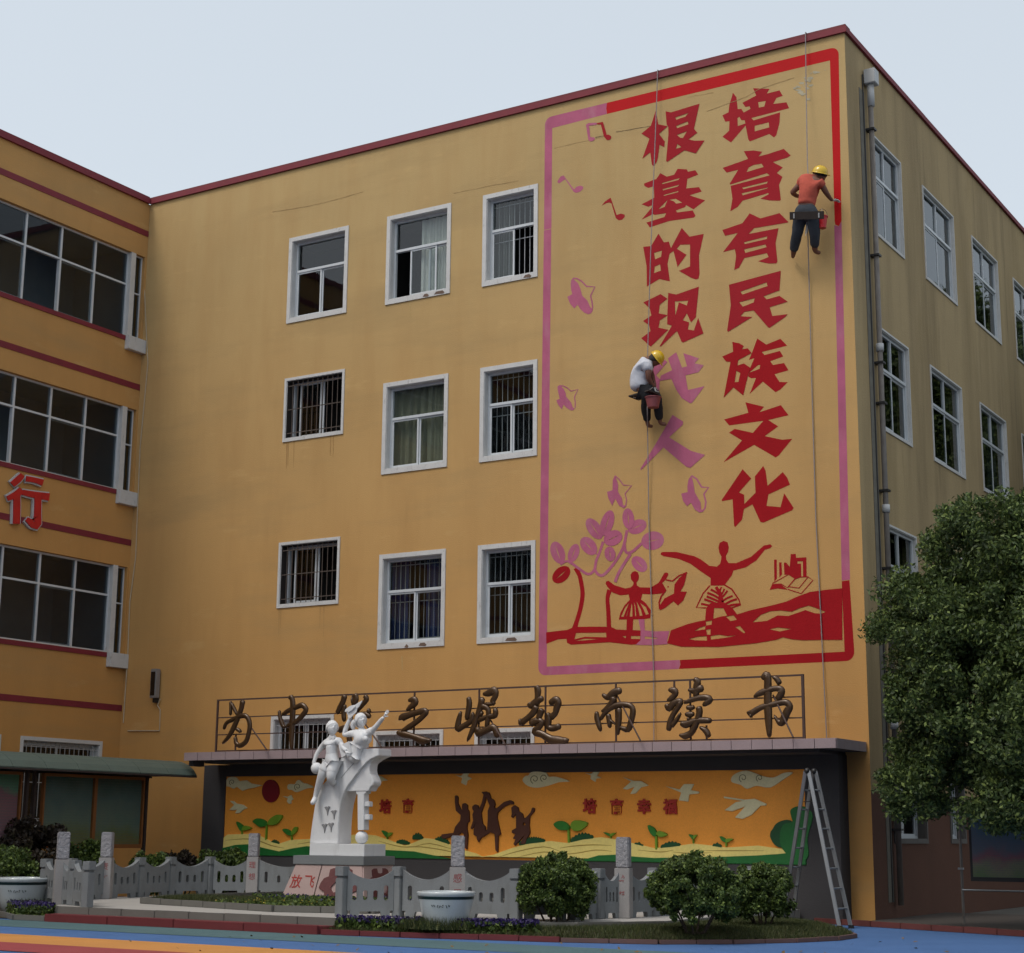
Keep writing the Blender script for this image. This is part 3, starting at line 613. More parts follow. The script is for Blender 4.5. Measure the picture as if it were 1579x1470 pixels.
painted('mural_music_note', [[[(655,165),(735,148),(782,312),(800,308),(835,325),(838,355),(815,378),(785,378),(760,350),(745,330),(708,182),(665,182)]]], n8, RED, main, label='red half of the square music note')
painted('mural_music_note', [[[(160,895),(200,835),(240,822),(262,855),(370,1000),(400,965),(450,950),(485,965),(485,990),(450,1025),(395,1043),(365,1030),(258,870),(185,922),(165,918)]]], n8, PINK, main, label='faint pink music note')
painted('mural_music_note', [[[(715,1205),(760,1150),(830,1102),(905,1320),(960,1303),(1005,1315),(1008,1345),(975,1380),(930,1388),(895,1360),(840,1175),(810,1163),(770,1175)]]], n8, RED, main, label='small red music note')
for zf, body, line, wd in (
  (Z((840,420),15.79), [(700,130),(650,185),(632,280),(645,440),(665,500),(665,535),(550,600),(620,770),(720,885),(800,790),(860,890),(960,985),(1060,1025),(1130,1000),(1165,950),(1150,900),(1100,830),(1040,690),(910,565),(870,400),(810,270),(720,185)], [(700,145),(790,155),(900,220),(1020,345),(1225,355),(1115,580),(1150,700),(1165,850),(1150,940)], 34),
  (Z((840,580),15.79), [(350,230),(310,260),(320,360),(350,480),(365,555),(285,590),(320,690),(415,815),(460,700),(540,780),(640,840),(700,835),(735,790),(690,770),(640,640),(520,500),(515,420),(460,310),(400,245)], [(350,235),(450,240),(550,290),(640,370),(815,325),(725,510),(745,650),(740,780)], 24),
  (Z((920,720),8.31), [(235,108),(208,170),(205,300),(135,322),(150,400),(200,500),(240,410),(290,500),(350,532),(385,500),(340,490),(325,400),(275,320),(278,230),(250,140)], [(238,115),(290,160),(345,235),(450,240),(365,345),(385,420),(372,510)], 13),
  (Z((920,720),8.31), [(1215,108),(1180,160),(1165,240),(1168,325),(1085,345),(1110,440),(1160,505),(1210,460),(1260,550),(1320,588),(1370,575),(1340,540),(1335,460),(1260,330),(1240,200)], [(1220,115),(1285,160),(1345,260),(1435,265),(1375,350),(1400,450),(1390,530),(1350,575)], 22)):
    painted('mural_bird', [[body], [ribbon(line, wd, 0)]], zf, PINK, main)
lf = Z((835,770), 7.35)
def leafc(cx, cy, a, b, an):
    c, s = math.cos(math.radians(an)), math.sin(math.radians(an)); q = lambda t, w_: (cx+a*t*c-w_*s, cy+a*t*s+w_*c)
    return [ell(cx, cy, a, b, an), [q(-.72, 0), q(0, -5), q(.72, 0), q(0, 5)]]
for L_ in ((185,605,130,78,70),(365,610,108,60,110),(535,530,118,80,50),(600,335,135,75,55),(745,270,150,72,108),(812,440,110,85,-25),(778,620,85,62,80),(985,220,118,66,85),(1085,312,112,78,-25),(1260,470,130,105,-12),(1110,735,105,72,45)):
    painted('mural_leaf', [leafc(*L_)], lf, PINK, main)
painted('mural_leaf', [leafc(225,855,118,80,-42)], lf, REDD, main, label='red painted leaf at the left')
painted('mural_branch', [[ribbon(p, w_)] for p, w_ in (([(330,715),(430,790),(530,850),(600,800),(620,700),(660,600),(700,480)], 30), ([(600,790),(640,850),(700,860),(790,770),(880,640),(935,520),(970,350)], 32), ([(940,500),(950,580),(985,610),(1050,580),(1135,500)], 32), ([(1010,620),(920,760),(870,850),(835,940)], 34), ([(215,740),(290,700),(345,735)], 24), ([(630,625),(590,600)], 16))], lf, PINK, main)
painted('mural_tree_trunk', [[ribbon([(385,780),(430,860),(460,1000),(465,1100),(440,1250),(395,1400),(378,1465)], [50, 48, 48, 50, 48, 50, 66])]], lf, REDD, main)
gz = Z((835,850), 6.58)
painted('mural_child', [[[(655,310),(680,300),(740,345),(850,380),(905,368),(930,345),(935,318),(908,285),(905,240),(925,210),(950,203),(978,215),(990,250),(985,290),(965,318),(970,350),(1000,368),(1110,370),(1190,320),(1245,225),(1265,215),(1285,225),(1288,240),(1262,290),(1225,325),(1262,400),(1225,430),(1120,440),(1025,435),(1010,490),(1060,530),(1110,600),(1105,680),(1050,690),(932,694),(925,812),(862,812),(865,694),(785,695),(800,630),(840,555),(895,495),(885,440),(800,450),(720,420),(670,365),(652,330)],
   [(890,525),(845,580),(808,665),(833,665),(858,600)],[(885,560),(880,600),(862,660),(866,662),(880,610)],[(915,530),(905,600),(895,665),(923,663),(922,560)],[(938,510),(948,600),(950,660),(962,658),(952,560)],[(965,510),(985,600),(998,658),(1025,655),(1008,590)],[(1002,525),(1035,590),(1062,648),(1088,638),(1060,570)]],
   [ribbon([(692,395),(670,480),(678,600),(686,800)], [50,40,42,46])]], gz, REDD, main, label='red painted girl with outstretched arms')
painted('mural_ground_band', [[[(48,825),(150,812),(260,800),(330,770),(500,766),(655,768),(710,772),(760,795),(862,800),(1005,805),(1010,900),(970,945),(910,950),(690,925),(300,950),(260,930),(255,890),(170,895),(50,940)],
   [(352,830),(655,828),(660,875),(440,870),(335,895)],[(340,912),(440,888),(590,893),(440,905)],[(820,862),(858,862),(855,885)],[(910,862),(1005,862),(1000,893),(908,890)]]], gz, REDD, main)
painted('mural_undercoat_patch', [[[(985,692),(1045,692),(1050,805),(1160,815),(1300,810),(1275,905),(1280,945),(1120,955),(955,952),(1005,905),(1007,805),(990,730)],[(1050,865),(1160,878),(1190,888),(1050,893)]]], gz, PINK, main)
painted('mural_bird', [[[(1480,212),(1450,340),(1410,410),(1475,412),(1440,500),(1385,552),(1340,510),(1250,580),(1205,600),(1195,560),(1250,480),(1345,430),(1350,340),(1400,270)]],
   [ribbon([(1265,292),(1330,304),(1395,250),(1478,217)], 14, 0)], [ribbon([(1225,335),(1262,400),(1215,460),(1195,520),(1200,590)], 16, 0)], [ell(1285,362,8,8,0,10)]], gz, REDD, main, label='red bird at the girl\'s hand')
dz = Z((1010,820), 6.073)
painted('mural_dancer', [[[(55,200),(70,190),(200,190),(370,230),(430,260),(510,320),(580,328),(610,300),(620,262),(622,232),(602,195),(595,150),(605,105),(643,86),(680,100),(692,145),(685,190),(665,225),(668,260),(690,295),(760,295),(900,235),(1020,130),(1080,118),(1098,135),(1080,155),(1030,170),(950,270),(850,335),(735,365),(720,410),(660,490),(640,505),(520,505),(522,435),(440,380),(330,300),(220,255),(80,230),(55,215)]],
   [ribbon([(515,505),(450,580),(388,712),(480,714)], 13, 0)], [ribbon([(640,492),(720,540),(785,635),(802,685),(720,714)], 14, 0)],
   [ribbon([(572,518),(612,580),(622,690)], [28, 34, 60], 0)]] + [[ribbon(p, w_, 2)] for p, w_ in (([(605,590),(560,560),(522,542)], 20), ([(600,625),(550,595),(490,572)], 20), ([(600,655),(540,628),(485,606)], 20), ([(600,690),(540,660),(462,632)], 20), ([(560,705),(500,690),(432,676)], 20), ([(608,570),(612,540),(625,520)], 16), ([(618,600),(640,560),(650,535)], 16), ([(620,625),(655,585),(680,552)], 18), ([(625,655),(680,620),(728,602)], 18), ([(640,690),(710,650),(768,632)], 20), ([(660,705),(730,685),(795,680)], 20))] +
   [[[(480,716),(520,670),(640,660),(725,714),(772,778),(680,792),(640,716),(555,716),(545,832),(470,832)]]], dz, REDD, main, label='large red painted dancer in a fanned skirt')
painted('mural_hills', [[[(150,925),(200,905),(300,868),(400,842),(478,828),(560,812),(620,795),(770,775),(900,735),(1100,690),(1230,655),(1330,610),(1450,565),(1600,545),(1755,530),(1755,1014),(1579,1014),(1400,1018),(1290,1010),(1200,990),(1130,1015),(950,1045),(600,1080),(250,1078),(130,1050),(115,1045),(135,980)],
   [(915,850),(990,780),(1080,745),(1180,738),(1280,750),(1360,715),(1440,693),(1500,712),(1600,752),(1560,768),(1500,765),(1410,735),(1250,790),(1150,785),(1050,835)],
   [(1070,915),(1150,897),(1280,912),(1170,935)],[(370,930),(420,900),(474,882),(471,915)],[(476,842),(536,832),(530,872),(481,880)],[(481,918),(522,912),(520,965),(488,965)],[(665,797),(735,783),(768,825),(710,838)],[(752,893),(795,883),(848,945),(835,952)],
   [(315,1005),(400,985),(485,978),(488,1020),(380,1018)],[(522,978),(600,965),(680,978),(770,970),(690,990),(525,1012)]]], dz, REDD, main)
painted('mural_books', [[[(1115,262),(1140,262),(1142,440),(1118,470)]], [[(1163,288),(1185,288),(1190,400),(1165,430)]], [[(1207,290),(1230,290),(1262,330),(1272,210),(1318,208),(1322,245),(1418,240),(1420,420),(1388,420),(1385,278),(1335,278),(1335,300),(1368,300),(1370,425),(1310,440),(1255,400),(1212,405)]],
   [ribbon([(1100,485),(1250,402),(1310,440),(1240,525),(1180,490),(1100,485)], 8, 0)], [[(1075,545),(1098,490),(1180,495),(1245,545),(1150,532)]], [ribbon([(1245,520),(1310,445),(1360,425),(1430,422),(1480,455),(1370,580),(1245,540)], 9, 0)], [ribbon([(1430,430),(1350,528),(1250,515)], 8, 0)]], dz, REDD, main)

# ------------------------------------------------------------------ corridor wing
HW = []
def corridor(zb, zt, zm, slide):
    # long glazed strip in bays of 0.97 m
    us = [-0.47-0.955*i for i in range(31)]
    HW.append((us[-1], -.36, zb, zt)); HW.append((-.33, -.06, zb, zt))
    F = FW; wn = None
    f = MB(); f.box(us[-1], -.47, .1, .16, zb, zb+.04, F); f.box(us[-1], -.47, .1, .16, zt-.04, zt, F); f.box(us[-1], -.47, .095, .16, zm-.02, zm+.02, F)
    for i, u in enumerate(us): f.box(u-.022, u+.022, .09, .17, zb+.04, zt-.04, F)
    wn = f.build('window', UPVC, wing); wn['label'] = 'long corridor window strip of white framed panes'
    for i in range(30):
        a, b = us[i+1]+.022, us[i]-.022
        MB().box(a, b, .12, .126, zm+.02, zt-.04, F).build('pane', GLASSW, wn)
        if i in slide:     # sash pushed behind its neighbour
            continue
        MB().box(a, b, .12, .126, zb+.04, zm-.02, F).build('pane', GLASSW, wn)
        if i-1 in slide or i % 3 == 1:
            s_ = MB(); s_.box(a, a+.03, .13, .15, zb+.04, zm-.02, F); s_.box(b-.03, b, .13, .15, zb+.04, zm-.02, F); s_.box(a+.03, b-.03, .13, .15, zb+.04, zb+.07, F); s_.box(a+.03, b-.03, .13, .15, zm-.05, zm-.02, F); s_.build('sash', UPVC, wn)
    MB().box(-.47, -.335, -.004, .18, zb, zt, F).build('white_column', WHITE, wing)
    n = MB(); n.box(-.33, -.3, .08, .14, zb, zt, F); n.box(-.09, -.06, .08, .14, zb, zt, F); n.box(-.3, -.09, .08, .14, zm-.15, zm-.12, F); n.box(-.3, -.09, .08, .14, zt-.03, zt, F); nn = n.build('narrow_window', UPVC, wing)
    MB().box(-.3, -.09, .1, .106, zb, zt, F).build('pane', GLASSW, nn)
    MB().box(-.52, .0-.002, -.12, .02, zb-.3, zb-.004, F).build('sill_block', WHITE, wing, bevel=.006)
    # corridor behind the glass, with class room doors
    r = MB(); u0, u1, d0, d1 = us[-1]-.5, .0, .3, 2.2; e0, e1 = zb-.9, zt+.3
    r.quad(F(u0, d1, e0), F(u1, d1, e0), F(u1, d1, e1), F(u0, d1, e1)); r.quad(F(u0, d0, e0), F(u1, d0, e0), F(u1, d1, e0), F(u0, d1, e0)); r.quad(F(u0, d0, e1), F(u1, d0, e1), F(u1, d1, e1), F(u0, d1, e1))
    r.quad(F(u0, d0, e0), F(u0, d1, e0), F(u0, d1, e1), F(u0, d0, e1)); r.quad(F(u1, d0, e0), F(u1, d1, e0), F(u1, d1, e1), F(u1, d0, e1)); r.build('corridor_interior', ROOM, wing)
    for du in (-2.2, -6.4, -10.2, -14.5, -19, -24): MB().box(du-.9, du, 2.14, 2.19, e0, e0+2.1, F).build('classroom_door', mat('dark_door', srgb(70, 56, 48), .7), wing)
    for du in (-4.0, -8.4, -12.4, -17, -22): MB().box(du-.9, du+.2, 2.14, 2.19, e0+1.0, e0+2.1, F).build('inner_window', UPVC, wing)
    MB().box(us[-1], -.53, -.022, 0, zb-.1, zb-.005, F).build('maroon_sill', MAROON, wing)
corridor(11.63, 13.52, 12.8, (2,)); corridor(8.28, 10.09, 9.45, (3, 7)); corridor(4.87, 6.69, 6.06, (3, 8))
for z0, z1 in ((14.0, 14.13), (10.53, 10.66), (7.155, 7.28), (3.70, 3.825)): MB().box(-30, 0-.01, -.012, 0, z0, z1, FW).build('maroon_band', MAROON, wing)
for q, (a, b) in enumerate(((-2.66, -.5), (-5.6, -3.15), (-8.6, -6.2), (-12, -9.6), (-16, -13.6), (-20, -17.6), (-24, -21.6), (-28, -25.6))):
    _, h = window(FW, wing, a, b, 1.32, 3.06, trim=.07, transom=1, grille=(.12, .04, None, None)); HW.append(h)
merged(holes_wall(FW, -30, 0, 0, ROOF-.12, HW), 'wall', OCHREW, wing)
for i in range(15): MB().box(-30+2*i+.001, -30+2*(i+1)-.001 if i < 14 else -.05, -.06, .2, ROOF-.12, ROOF-.01+random.uniform(-.005, .005), FW).build('coping', MAROON, wing)
MB().box(-30, -.05, -.03, .2, ROOF-.005, ROOF+.04, FW).build('coping_ridge', MAROON, wing)
mb = MB(); mb.quad((0, -30, 0), (-9, -30, 0), (-9, -30, ROOF-.12), (0, -30, ROOF-.12)); mb.quad((-9, -30, 0), (-9, 0, 0), (-9, 0, ROOF-.12), (-9, -30, ROOF-.12)); mb.build('end_wall', OCHREW, wing)
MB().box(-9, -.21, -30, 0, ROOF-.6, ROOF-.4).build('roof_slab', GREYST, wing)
# wall stub and red board letter 行
zc = Z((0, 560), 3.341)
strokes = [([(104,578),(84,600),(52,628)], [26,32,30]), ([(100,655),(70,680),(26,700)], [34,34,24]), ([(74,675),(74,760),(72,830)], [34,34,34]), ([(122,598),(165,605),(208,618)], [28,26,32]), ([(104,668),(160,680),(240,692)], [26,32,38]), ([(182,682),(180,780),(172,838),(124,806)], [34,34,44,22])]
def wing_strokes(grow, d0, d1, name, mt, parent):
    mb = MB()
    for k, (p, w_) in enumerate(strokes):
        e = .002*k
        lp = zc(ribbon(p, [q+grow for q in w_], 3))
        if grow:  # extend ends
            a, b = Vector(p[0]), Vector(p[-1]); 
        plate(mb, [lp], lambda a, b: pl(a, b, 0, 0)+Vector((d1+e, 0, 0)), lambda a, b: pl(a, b, 0, 0)+Vector((d0, 0, 0)))
    return mb.build(name, mt, parent)
lt = root('wall_letter', (0, -2.9, 7.6), 'red metal character 行 with white edging on the left wing wall', 'sign')
wing_strokes(15, .01, .05, 'white_backing', PIPEW, lt); wing_strokes(0, .05, .075, 'red_face', mat('red_letter_enamel', srgb(206, 26, 30), .45), lt)

# conduit + lamp by the inner corner
cd = root('conduit_cable', (0.05, -.05, 3), 'thin pale conduit running down the inner corner to the wall lamp', 'cable')
pts = [wl(223, 350, -.02), wl(222, 430, -.02), wl(226, 520, -.02), wl(228, 560, -.02), wl(216, 690, -.02), wl(209, 860, -.02), wl(200, 930, -.02), wl(197, 1010, -.02), wl(190, 1115, -.02)]
MB().tube(pts, .011, 6).build('cable_run', mat('cream_conduit', srgb(206, 188, 158), .7), cd)
MB().tube([wl(197, 1127, -.02), wl(246, 1127, -.02), wl(247, 1095, -.02), wl(243, 1088, -.03), wl(247, 1078, -.05)], .012, 6).build('lamp_conduit', MATS['cream_conduit'], cd)
lm = root('wall_lamp', (0.98, -.06, 4.2), 'narrow grey floodlight fixed to the ochre wall near the inner corner', 'lamp')
MB().box(.9, 1.06, -.16, -.03, 3.93, 4.52).build('housing', mat('grey_lamp_case', srgb(150, 144, 140), .5), lm, bevel=.012)
MB().box(.925, 1.035, -.168, -.158, 3.98, 4.46).build('lens', mat('dark_lens', srgb(24, 22, 24), .15), lm)
MB().box(.94, 1.02, -.1, 0, 3.84, 3.93).build('bracket', DARKMET, lm)

# ------------------------------------------------------------------ relief wall with canopy
YP = -.39
rw = root('relief_wall', (9.1, -.4, 0), 'dark grey wall with an orange relief mural under a pink tiled canopy', 'wall')
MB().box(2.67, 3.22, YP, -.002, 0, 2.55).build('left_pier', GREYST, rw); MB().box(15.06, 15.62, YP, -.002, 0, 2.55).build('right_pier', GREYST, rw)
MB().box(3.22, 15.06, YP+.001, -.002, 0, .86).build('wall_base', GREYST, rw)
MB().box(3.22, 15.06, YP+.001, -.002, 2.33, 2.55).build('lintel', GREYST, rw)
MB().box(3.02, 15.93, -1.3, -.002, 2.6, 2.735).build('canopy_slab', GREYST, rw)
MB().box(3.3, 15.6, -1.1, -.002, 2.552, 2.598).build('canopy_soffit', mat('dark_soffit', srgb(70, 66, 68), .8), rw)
k = 38
for i in range(k): a = 2.98+(15.95-2.98)*i/k; MB().box(a+.005, a+12.97/k-.005, -1.325-random.uniform(0, .003), -1.302, 2.6, 2.745+random.uniform(-.002, .002)).build('canopy_tile', TILE, rw)
for i in range(4): a = -1.3+i*.32; MB().box(15.932, 15.955, a+.003, a+.317, 2.6, 2.745).build('canopy_tile', TILE, rw)
for i in range(k//2):
    a = 2.98+(15.95-2.98)*i/(k//2); MB().box(a+.003, a+12.97/(k//2)-.003, -1.3, -.01, 2.737, 2.75).build('canopy_top_tile', TILE, rw)
panel = MB().box(3.22, 15.06, YP+.03, -.003, .86, 2.33).build('relief_panel', ORANGE, rw)
YQ = YP+.03
A_, B_, C_ = Z((340,1180), 7.177), Z((560,1180), 5.263), Z((840,1180), 3.76)
pid = lambda q: q
zpanel = lambda z: z
def relm(name, loops_m, mt, th, parent=panel, sm=True):
    mb = MB(); lp = [catmull(l, 3) if sm else l for l in loops_m]
    plate(mb, lp, lambda a, b: (a, YQ-th, b), lambda a, b: (a, YQ+.002, b)); return mb.build(name, mt, parent, bevel=min(.012, th*.4))
px = lambda pts: [(wl(a, b, YQ).x, wl(a, b, YQ).z) for a, b in pts]
top = [(346,1292),(352,1287),(385,1286),(402,1289),(420,1298),(432,1301),(450,1295),(475,1294),(520,1290),(560,1286),(580,1288.5),(600,1295),(625,1304),(638,1300),(655,1292.5),(672,1294),(690,1300),(712,1310),(735,1316),(745,1321),(762,1318),(790,1308),(820,1300),(850,1297),(875,1300),(900,1294),(928,1291),(948,1294),(985,1302),(1010,1308),(1040,1305),(1070,1301),(1100,1304),(1120,1307),(1170,1304),(1205,1309),(1218,1313)]
tm = px(top); relm('relief_hills', [[(3.225, .9)]+[(max(x, 3.225), z) for x, z in tm]+[(15.05, .9), (15.05, .9)]], YEL, .035, sm=False)
gl = px([(345,1308),(365,1303),(385,1302),(410,1308),(432,1313),(455,1308),(475,1305),(520,1309),(600,1311),(640,1313),(665,1318),(700,1325)])
relm('relief_meadow', [[(3.224, .862)]+[(max(3.224, x), z) for x, z in gl]+[(gl[-1][0]+.1, .862)]], GRN, .046, sm=False)
gl = px([(900,1325),(925,1318),(950,1317),(980,1320),(1010,1322),(1060,1321),(1120,1320),(1170,1318),(1200,1316),(1238,1312)])
relm('relief_meadow', [[(gl[0][0]-.2, .862)]+gl+[(15.055, .98), (15.055, .862)]], GRN, .046, sm=False)
for pts in ([(350,1296),(390,1294),(420,1304),(440,1308)], [(460,1302),(490,1298),(530,1299)], [(585,1297),(620,1306),(650,1306),(690,1312),(720,1320)], [(640,1306),(665,1301),(700,1310)], [(770,1322),(800,1313),(840,1306),(865,1313)], [(800,1322),(840,1314),(880,1317),(920,1311),(945,1313)], [(865,1308),(885,1305),(915,1303),(945,1304)], [(985,1311),(1020,1314),(1040,1311)], [(1080,1312),(1130,1312),(1180,1312)], [(1040,1314),(1065,1316),(1100,1315)]):
    relief('hill_groove', [[ribbon(pts, [.5]+[1.6]*(len(pts)-2)+[.5])]], pid, YELD, panel, YQ, .036, base=0)
relief('relief_sun', [[ell(565,287,93,125,0,40)]], A_, SUNR, panel, YQ, .04, bevel=.01)
RB = lambda n, c, z, m_, th=.03, sm=False: relief(n, c, z, m_, panel, YQ, th, sm=sm, bevel=.006)
RB('relief_cloud', [[[(75,165),(95,140),(130,130),(180,135),(215,180),(260,172),(300,170),(350,205),(470,225),(380,250),(310,262),(250,285),(190,240),(150,262),(110,240),(75,235)]]], A_, CREAM)
RB('relief_cloud', [[[(750,235),(770,210),(830,210),(850,180),(880,165),(925,200),(960,205),(1040,245),(950,262),(850,300),(800,275),(760,270)]]], A_, CREAM, sm=True)
RB('relief_cloud', [[[(60,90),(110,80),(150,90),(205,125),(160,130),(120,165),(60,180)]]], B_, CREAM)
RB('relief_cloud', [[[(807,1203.8),(811,1197),(816,1196),(820,1191),(831,1190),(843,1192),(847,1198),(858,1198),(879,1205),(862,1206.5),(845,1212),(828,1215),(815,1212)]]], pid, CREAM, sm=True)
RB('relief_cloud', [[[(1085,75),(1110,50),(1170,32),(1230,50),(1270,65),(1330,72),(1390,45),(1440,45),(1390,80),(1310,130),(1230,120),(1175,138),(1140,115),(1090,100)]]], C_, CREAM, sm=True)
SPI = mat('cloud_groove', srgb(140, 134, 96), .7)
for zf, cx, cy, r in ((C_,1155,75,26),(C_,1250,75,22),(B_,1400,115,38),(B_,1475,105,32),(A_,865,240,40),(A_,140,190,34)):
    relief('cloud_swirl', [[ribbon([(cx+r*(1-t/13)*math.cos(t*.75+2), cy+r*(1-t/13)*math.sin(t*.75+2)) for t in range(11)], 4 if zf is C_ else 6, 2)]], zf, SPI, panel, YQ, .033)
for zf, pts in ((A_,[(115,395),(155,400),(185,425),(260,440),(305,475),(265,490),(220,530),(170,535),(190,490),(150,500),(105,495),(160,440),(120,405)]), (A_,[(695,345),(750,350),(790,330),(800,360),(815,380),(790,390),(790,425),(765,430),(740,400),(755,370)]),
  (B_,[(750,80),(800,90),(820,65),(865,60),(850,90),(885,110),(850,125),(840,165),(800,145),(810,105)]), (C_,[(235,45),(270,52),(285,40),(320,40),(305,62),(332,75),(300,78),(297,98),(268,80),(272,60)]),
  (C_,[(455,70),(520,92),(560,92),(605,118),(560,130),(530,165),(498,168),(525,125),(480,142),(455,138),(505,95)]), (C_,[(703,122),(785,142),(810,110),(868,110),(850,145),(900,155),(895,165),(840,170),(835,212),(780,205),(795,160)]),
  (C_,[(1040,182),(1160,200),(1220,195),(1290,225),(1285,235),(1255,235),(1200,290),(1150,312),(1105,305),(1165,240),(1090,268),(1045,262),(1110,215),(1150,208),(1042,192)])):
    RB('relief_crane', [[pts]], zf, CREAM, .028)
def sprout(zf, l1, l2, stem, w_):
    RB('relief_sprout', [[ribbon(stem, w_, 0)]], zf, LGRN, .042)
    RB('relief_leaf', [[l1]], zf, MGRN, .05, True)
    if l2: RB('relief_leaf', [[l2]], zf, LGRN, .05, True)
sprout(A_, [(190,625),(250,660),(265,690),(240,730),(205,680)], [(250,710),(280,670),(355,695),(320,715),(265,725)], [(245,720),(247,765)], 12)
sprout(A_, [(370,622),(420,590),(490,605),(530,650),(520,670),(450,685),(400,650)], [(530,655),(570,590),(640,550),(700,565),(650,640),(600,665)], [(522,665),(512,830)], 15)
sprout(A_, [(700,718),(740,705),(790,735),(800,775),(760,775)], [(790,760),(830,690),(865,690),(850,740),(810,775)], [(795,770),(800,830)], 13)
sprout(B_, [(160,530),(200,545),(215,565),(200,585),(175,560)], [(200,580),(215,550),(245,550),(225,575)], [(200,580),(203,600)], 8)
sprout(C_, [(58,345),(85,325),(120,328),(150,355),(140,375),(90,375)], [(155,355),(180,320),(255,335),(220,375),(180,382)], [(142,372),(145,450)], 12)
sprout(C_, [(345,390),(380,398),(388,415)], [(382,400),(418,392),(388,415)], [(385,410),(388,425)], 6)
sprout(C_, [(603,348),(640,365),(655,400),(640,415),(615,390)], [(650,400),(670,382),(718,403),(680,418)], [(650,410),(652,490)], 12)
sprout(C_, [(840,402),(865,410),(865,432)], [(865,412),(888,403),(868,432)], [(865,428),(866,455)], 7)
sprout(C_, [(1020,412),(1050,425),(1058,448),(1035,440)], [(1055,428),(1097,428),(1060,450)], [(1056,445),(1056,472)], 9)
def tuft(zf, x0, x1, yb, yt, slope=0):
    n_ = max(5, int((x1-x0)/9)); P = []
    for i in range(n_+1):
        t = i/n_; x = x0+(x1-x0)*t; h_ = (yb-yt)*(math.sin(math.pi*(.12+.8*t)))*(1 if i % 2 else .65); P.append((x, yb+slope*t-h_))
    RB('relief_shrub', [[[(x0, yb+12)]+P+[(x1, yb+slope+12)]]], zf, GRND, .03)
tuft(C_, 155, 285, 440, 398, -20); tuft(C_, 520, 580, 465, 438, 12); tuft(C_, 675, 790, 478, 446, -14); tuft(C_, 975, 1030, 472, 446, 2)
tuft(B_, 275, 385, 625, 595, 12); tuft(B_, 405, 490, 592, 545, 0); tuft(B_, 585, 705, 615, 565, 20); tuft(B_, 1270, 1480, 640, 590, -25); tuft(A_, 560, 660, 870, 820, 0)
RB('relief_tree', [[[(1325,370),(1345,340),(1380,322),(1415,318),(1440,335),(1445,400),(1420,470),(1370,478),(1335,460),(1312,420),(1312,390)]], ], C_, GRND, .03, True)
RB('relief_tree', [[[(1435,300),(1430,262),(1460,242),(1500,240),(1535,255),(1560,300),(1530,420),(1535,520),(1500,560),(1420,560),(1410,520),(1375,470),(1370,400),(1390,345),(1440,330)]]], C_, GRN, .045, True)
KID = lambda l: RB('relief_child', [l], B_, KIDB, .04)
KID([[(752,250),(765,245),(778,260),(778,310),(800,360),(812,365),(810,340),(812,315),(832,308),(855,325),(855,360),(868,375),(870,460),(855,465),(850,510),(858,570),(850,685),(832,670),(825,560),(805,545),(780,570),(740,572),(700,590),(655,600),(640,580),(645,562),(740,550),(755,500),(795,450),(800,405),(760,370),(752,300)]])
KID([[(893,335),(915,318),(940,328),(948,360),(972,300),(985,240),(968,218),(1010,215),(998,300),(965,390),(978,480),(1000,500),(1000,570),(965,590),(945,628),(930,600),(930,580),(903,565),(905,520),(920,470),(900,510),(885,522),(880,510),(900,450),(895,400),(905,375),(893,355)]])
RB('relief_child', [[[(1000,215),(1030,225),(1045,272),(1070,285),(1080,320),(1070,345),(1090,352),(1150,300),(1200,285),(1228,300),(1228,320),(1200,315),(1150,340),(1100,385),(1095,430),(1110,500),(1125,560),(1105,575),(1100,710),(1082,690),(1075,560),(1040,545),(980,585),(960,575),(965,560),(1015,520),(1020,430),(1020,370),(1035,330),(1015,280),(1000,245)]]], B_, KIDB, .043)
KID([[(1210,345),(1235,325),(1265,345),(1270,375),(1300,395),(1310,430),(1330,425),(1365,385),(1380,345),(1398,350),(1395,375),(1360,420),(1355,490),(1362,550),(1335,600),(1325,640),(1280,640),(1315,570),(1240,655),(1228,640),(1245,600),(1225,600),(1225,590),(1245,560),(1215,550),(1215,530),(1250,510),(1248,400),(1220,430),(1208,420),(1215,395)],[(1305,470),(1318,462),(1328,485),(1305,490)]])
for ch, a, b in (('培', 595, 1243.7), ('育', 630, 1242.7), ('培', 910, 1243), ('育', 951.7, 1243.8), ('幸', 994, 1243.8), ('福', 1034, 1243.8)):
    P = wl(a, b, YQ)+Vector((0, -.012, 0)); write('relief_character', ch, .255, P, X, Zv, TXTR, panel, bold=.008, ext=.022)
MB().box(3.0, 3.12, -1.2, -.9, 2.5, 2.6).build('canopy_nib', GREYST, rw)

# ------------------------------------------------------------------ sign on the canopy
YS = -1.19
sg = root('canopy_sign', (9.5, YS, 2.75), 'bronze calligraphy 为中华之崛起而读书 on a thin rusty frame above the canopy', 'sign')
fr = MB()
for z0, z1 in ((2.762, 2.785), (3.065, 3.085), (3.385, 3.405), (3.71, 3.738)): fr.box(3.61, 15.4, YS-.0+.02, YS+.045, z0, z1)
fr.box(3.605, 3.635, YS+.015, YS+.05, 2.755, 3.738); fr.box(15.36, 15.4, YS+.015, YS+.05, 2.755, 3.738)
fr.build('sign_frame', SFRAME, sg)
for a, z0, z1 in ((363, 2.785, 3.065), (637, 2.785, 3.71), (737, 2.785, 3.71), (839.5, 2.785, 3.71), (948.5, 2.785, 3.71), (1039, 3.405, 3.71), (1063.5, 2.785, 3.71), (1088, 2.785, 3.0), (449, 2.785, 3.71), (541, 2.785, 3.71)):
    xx = wl(a, 1110, YS).x; MB().box(xx-.014, xx+.014, YS+.022, YS+.042, z0, z1).build('upright', SFRAME, sg)
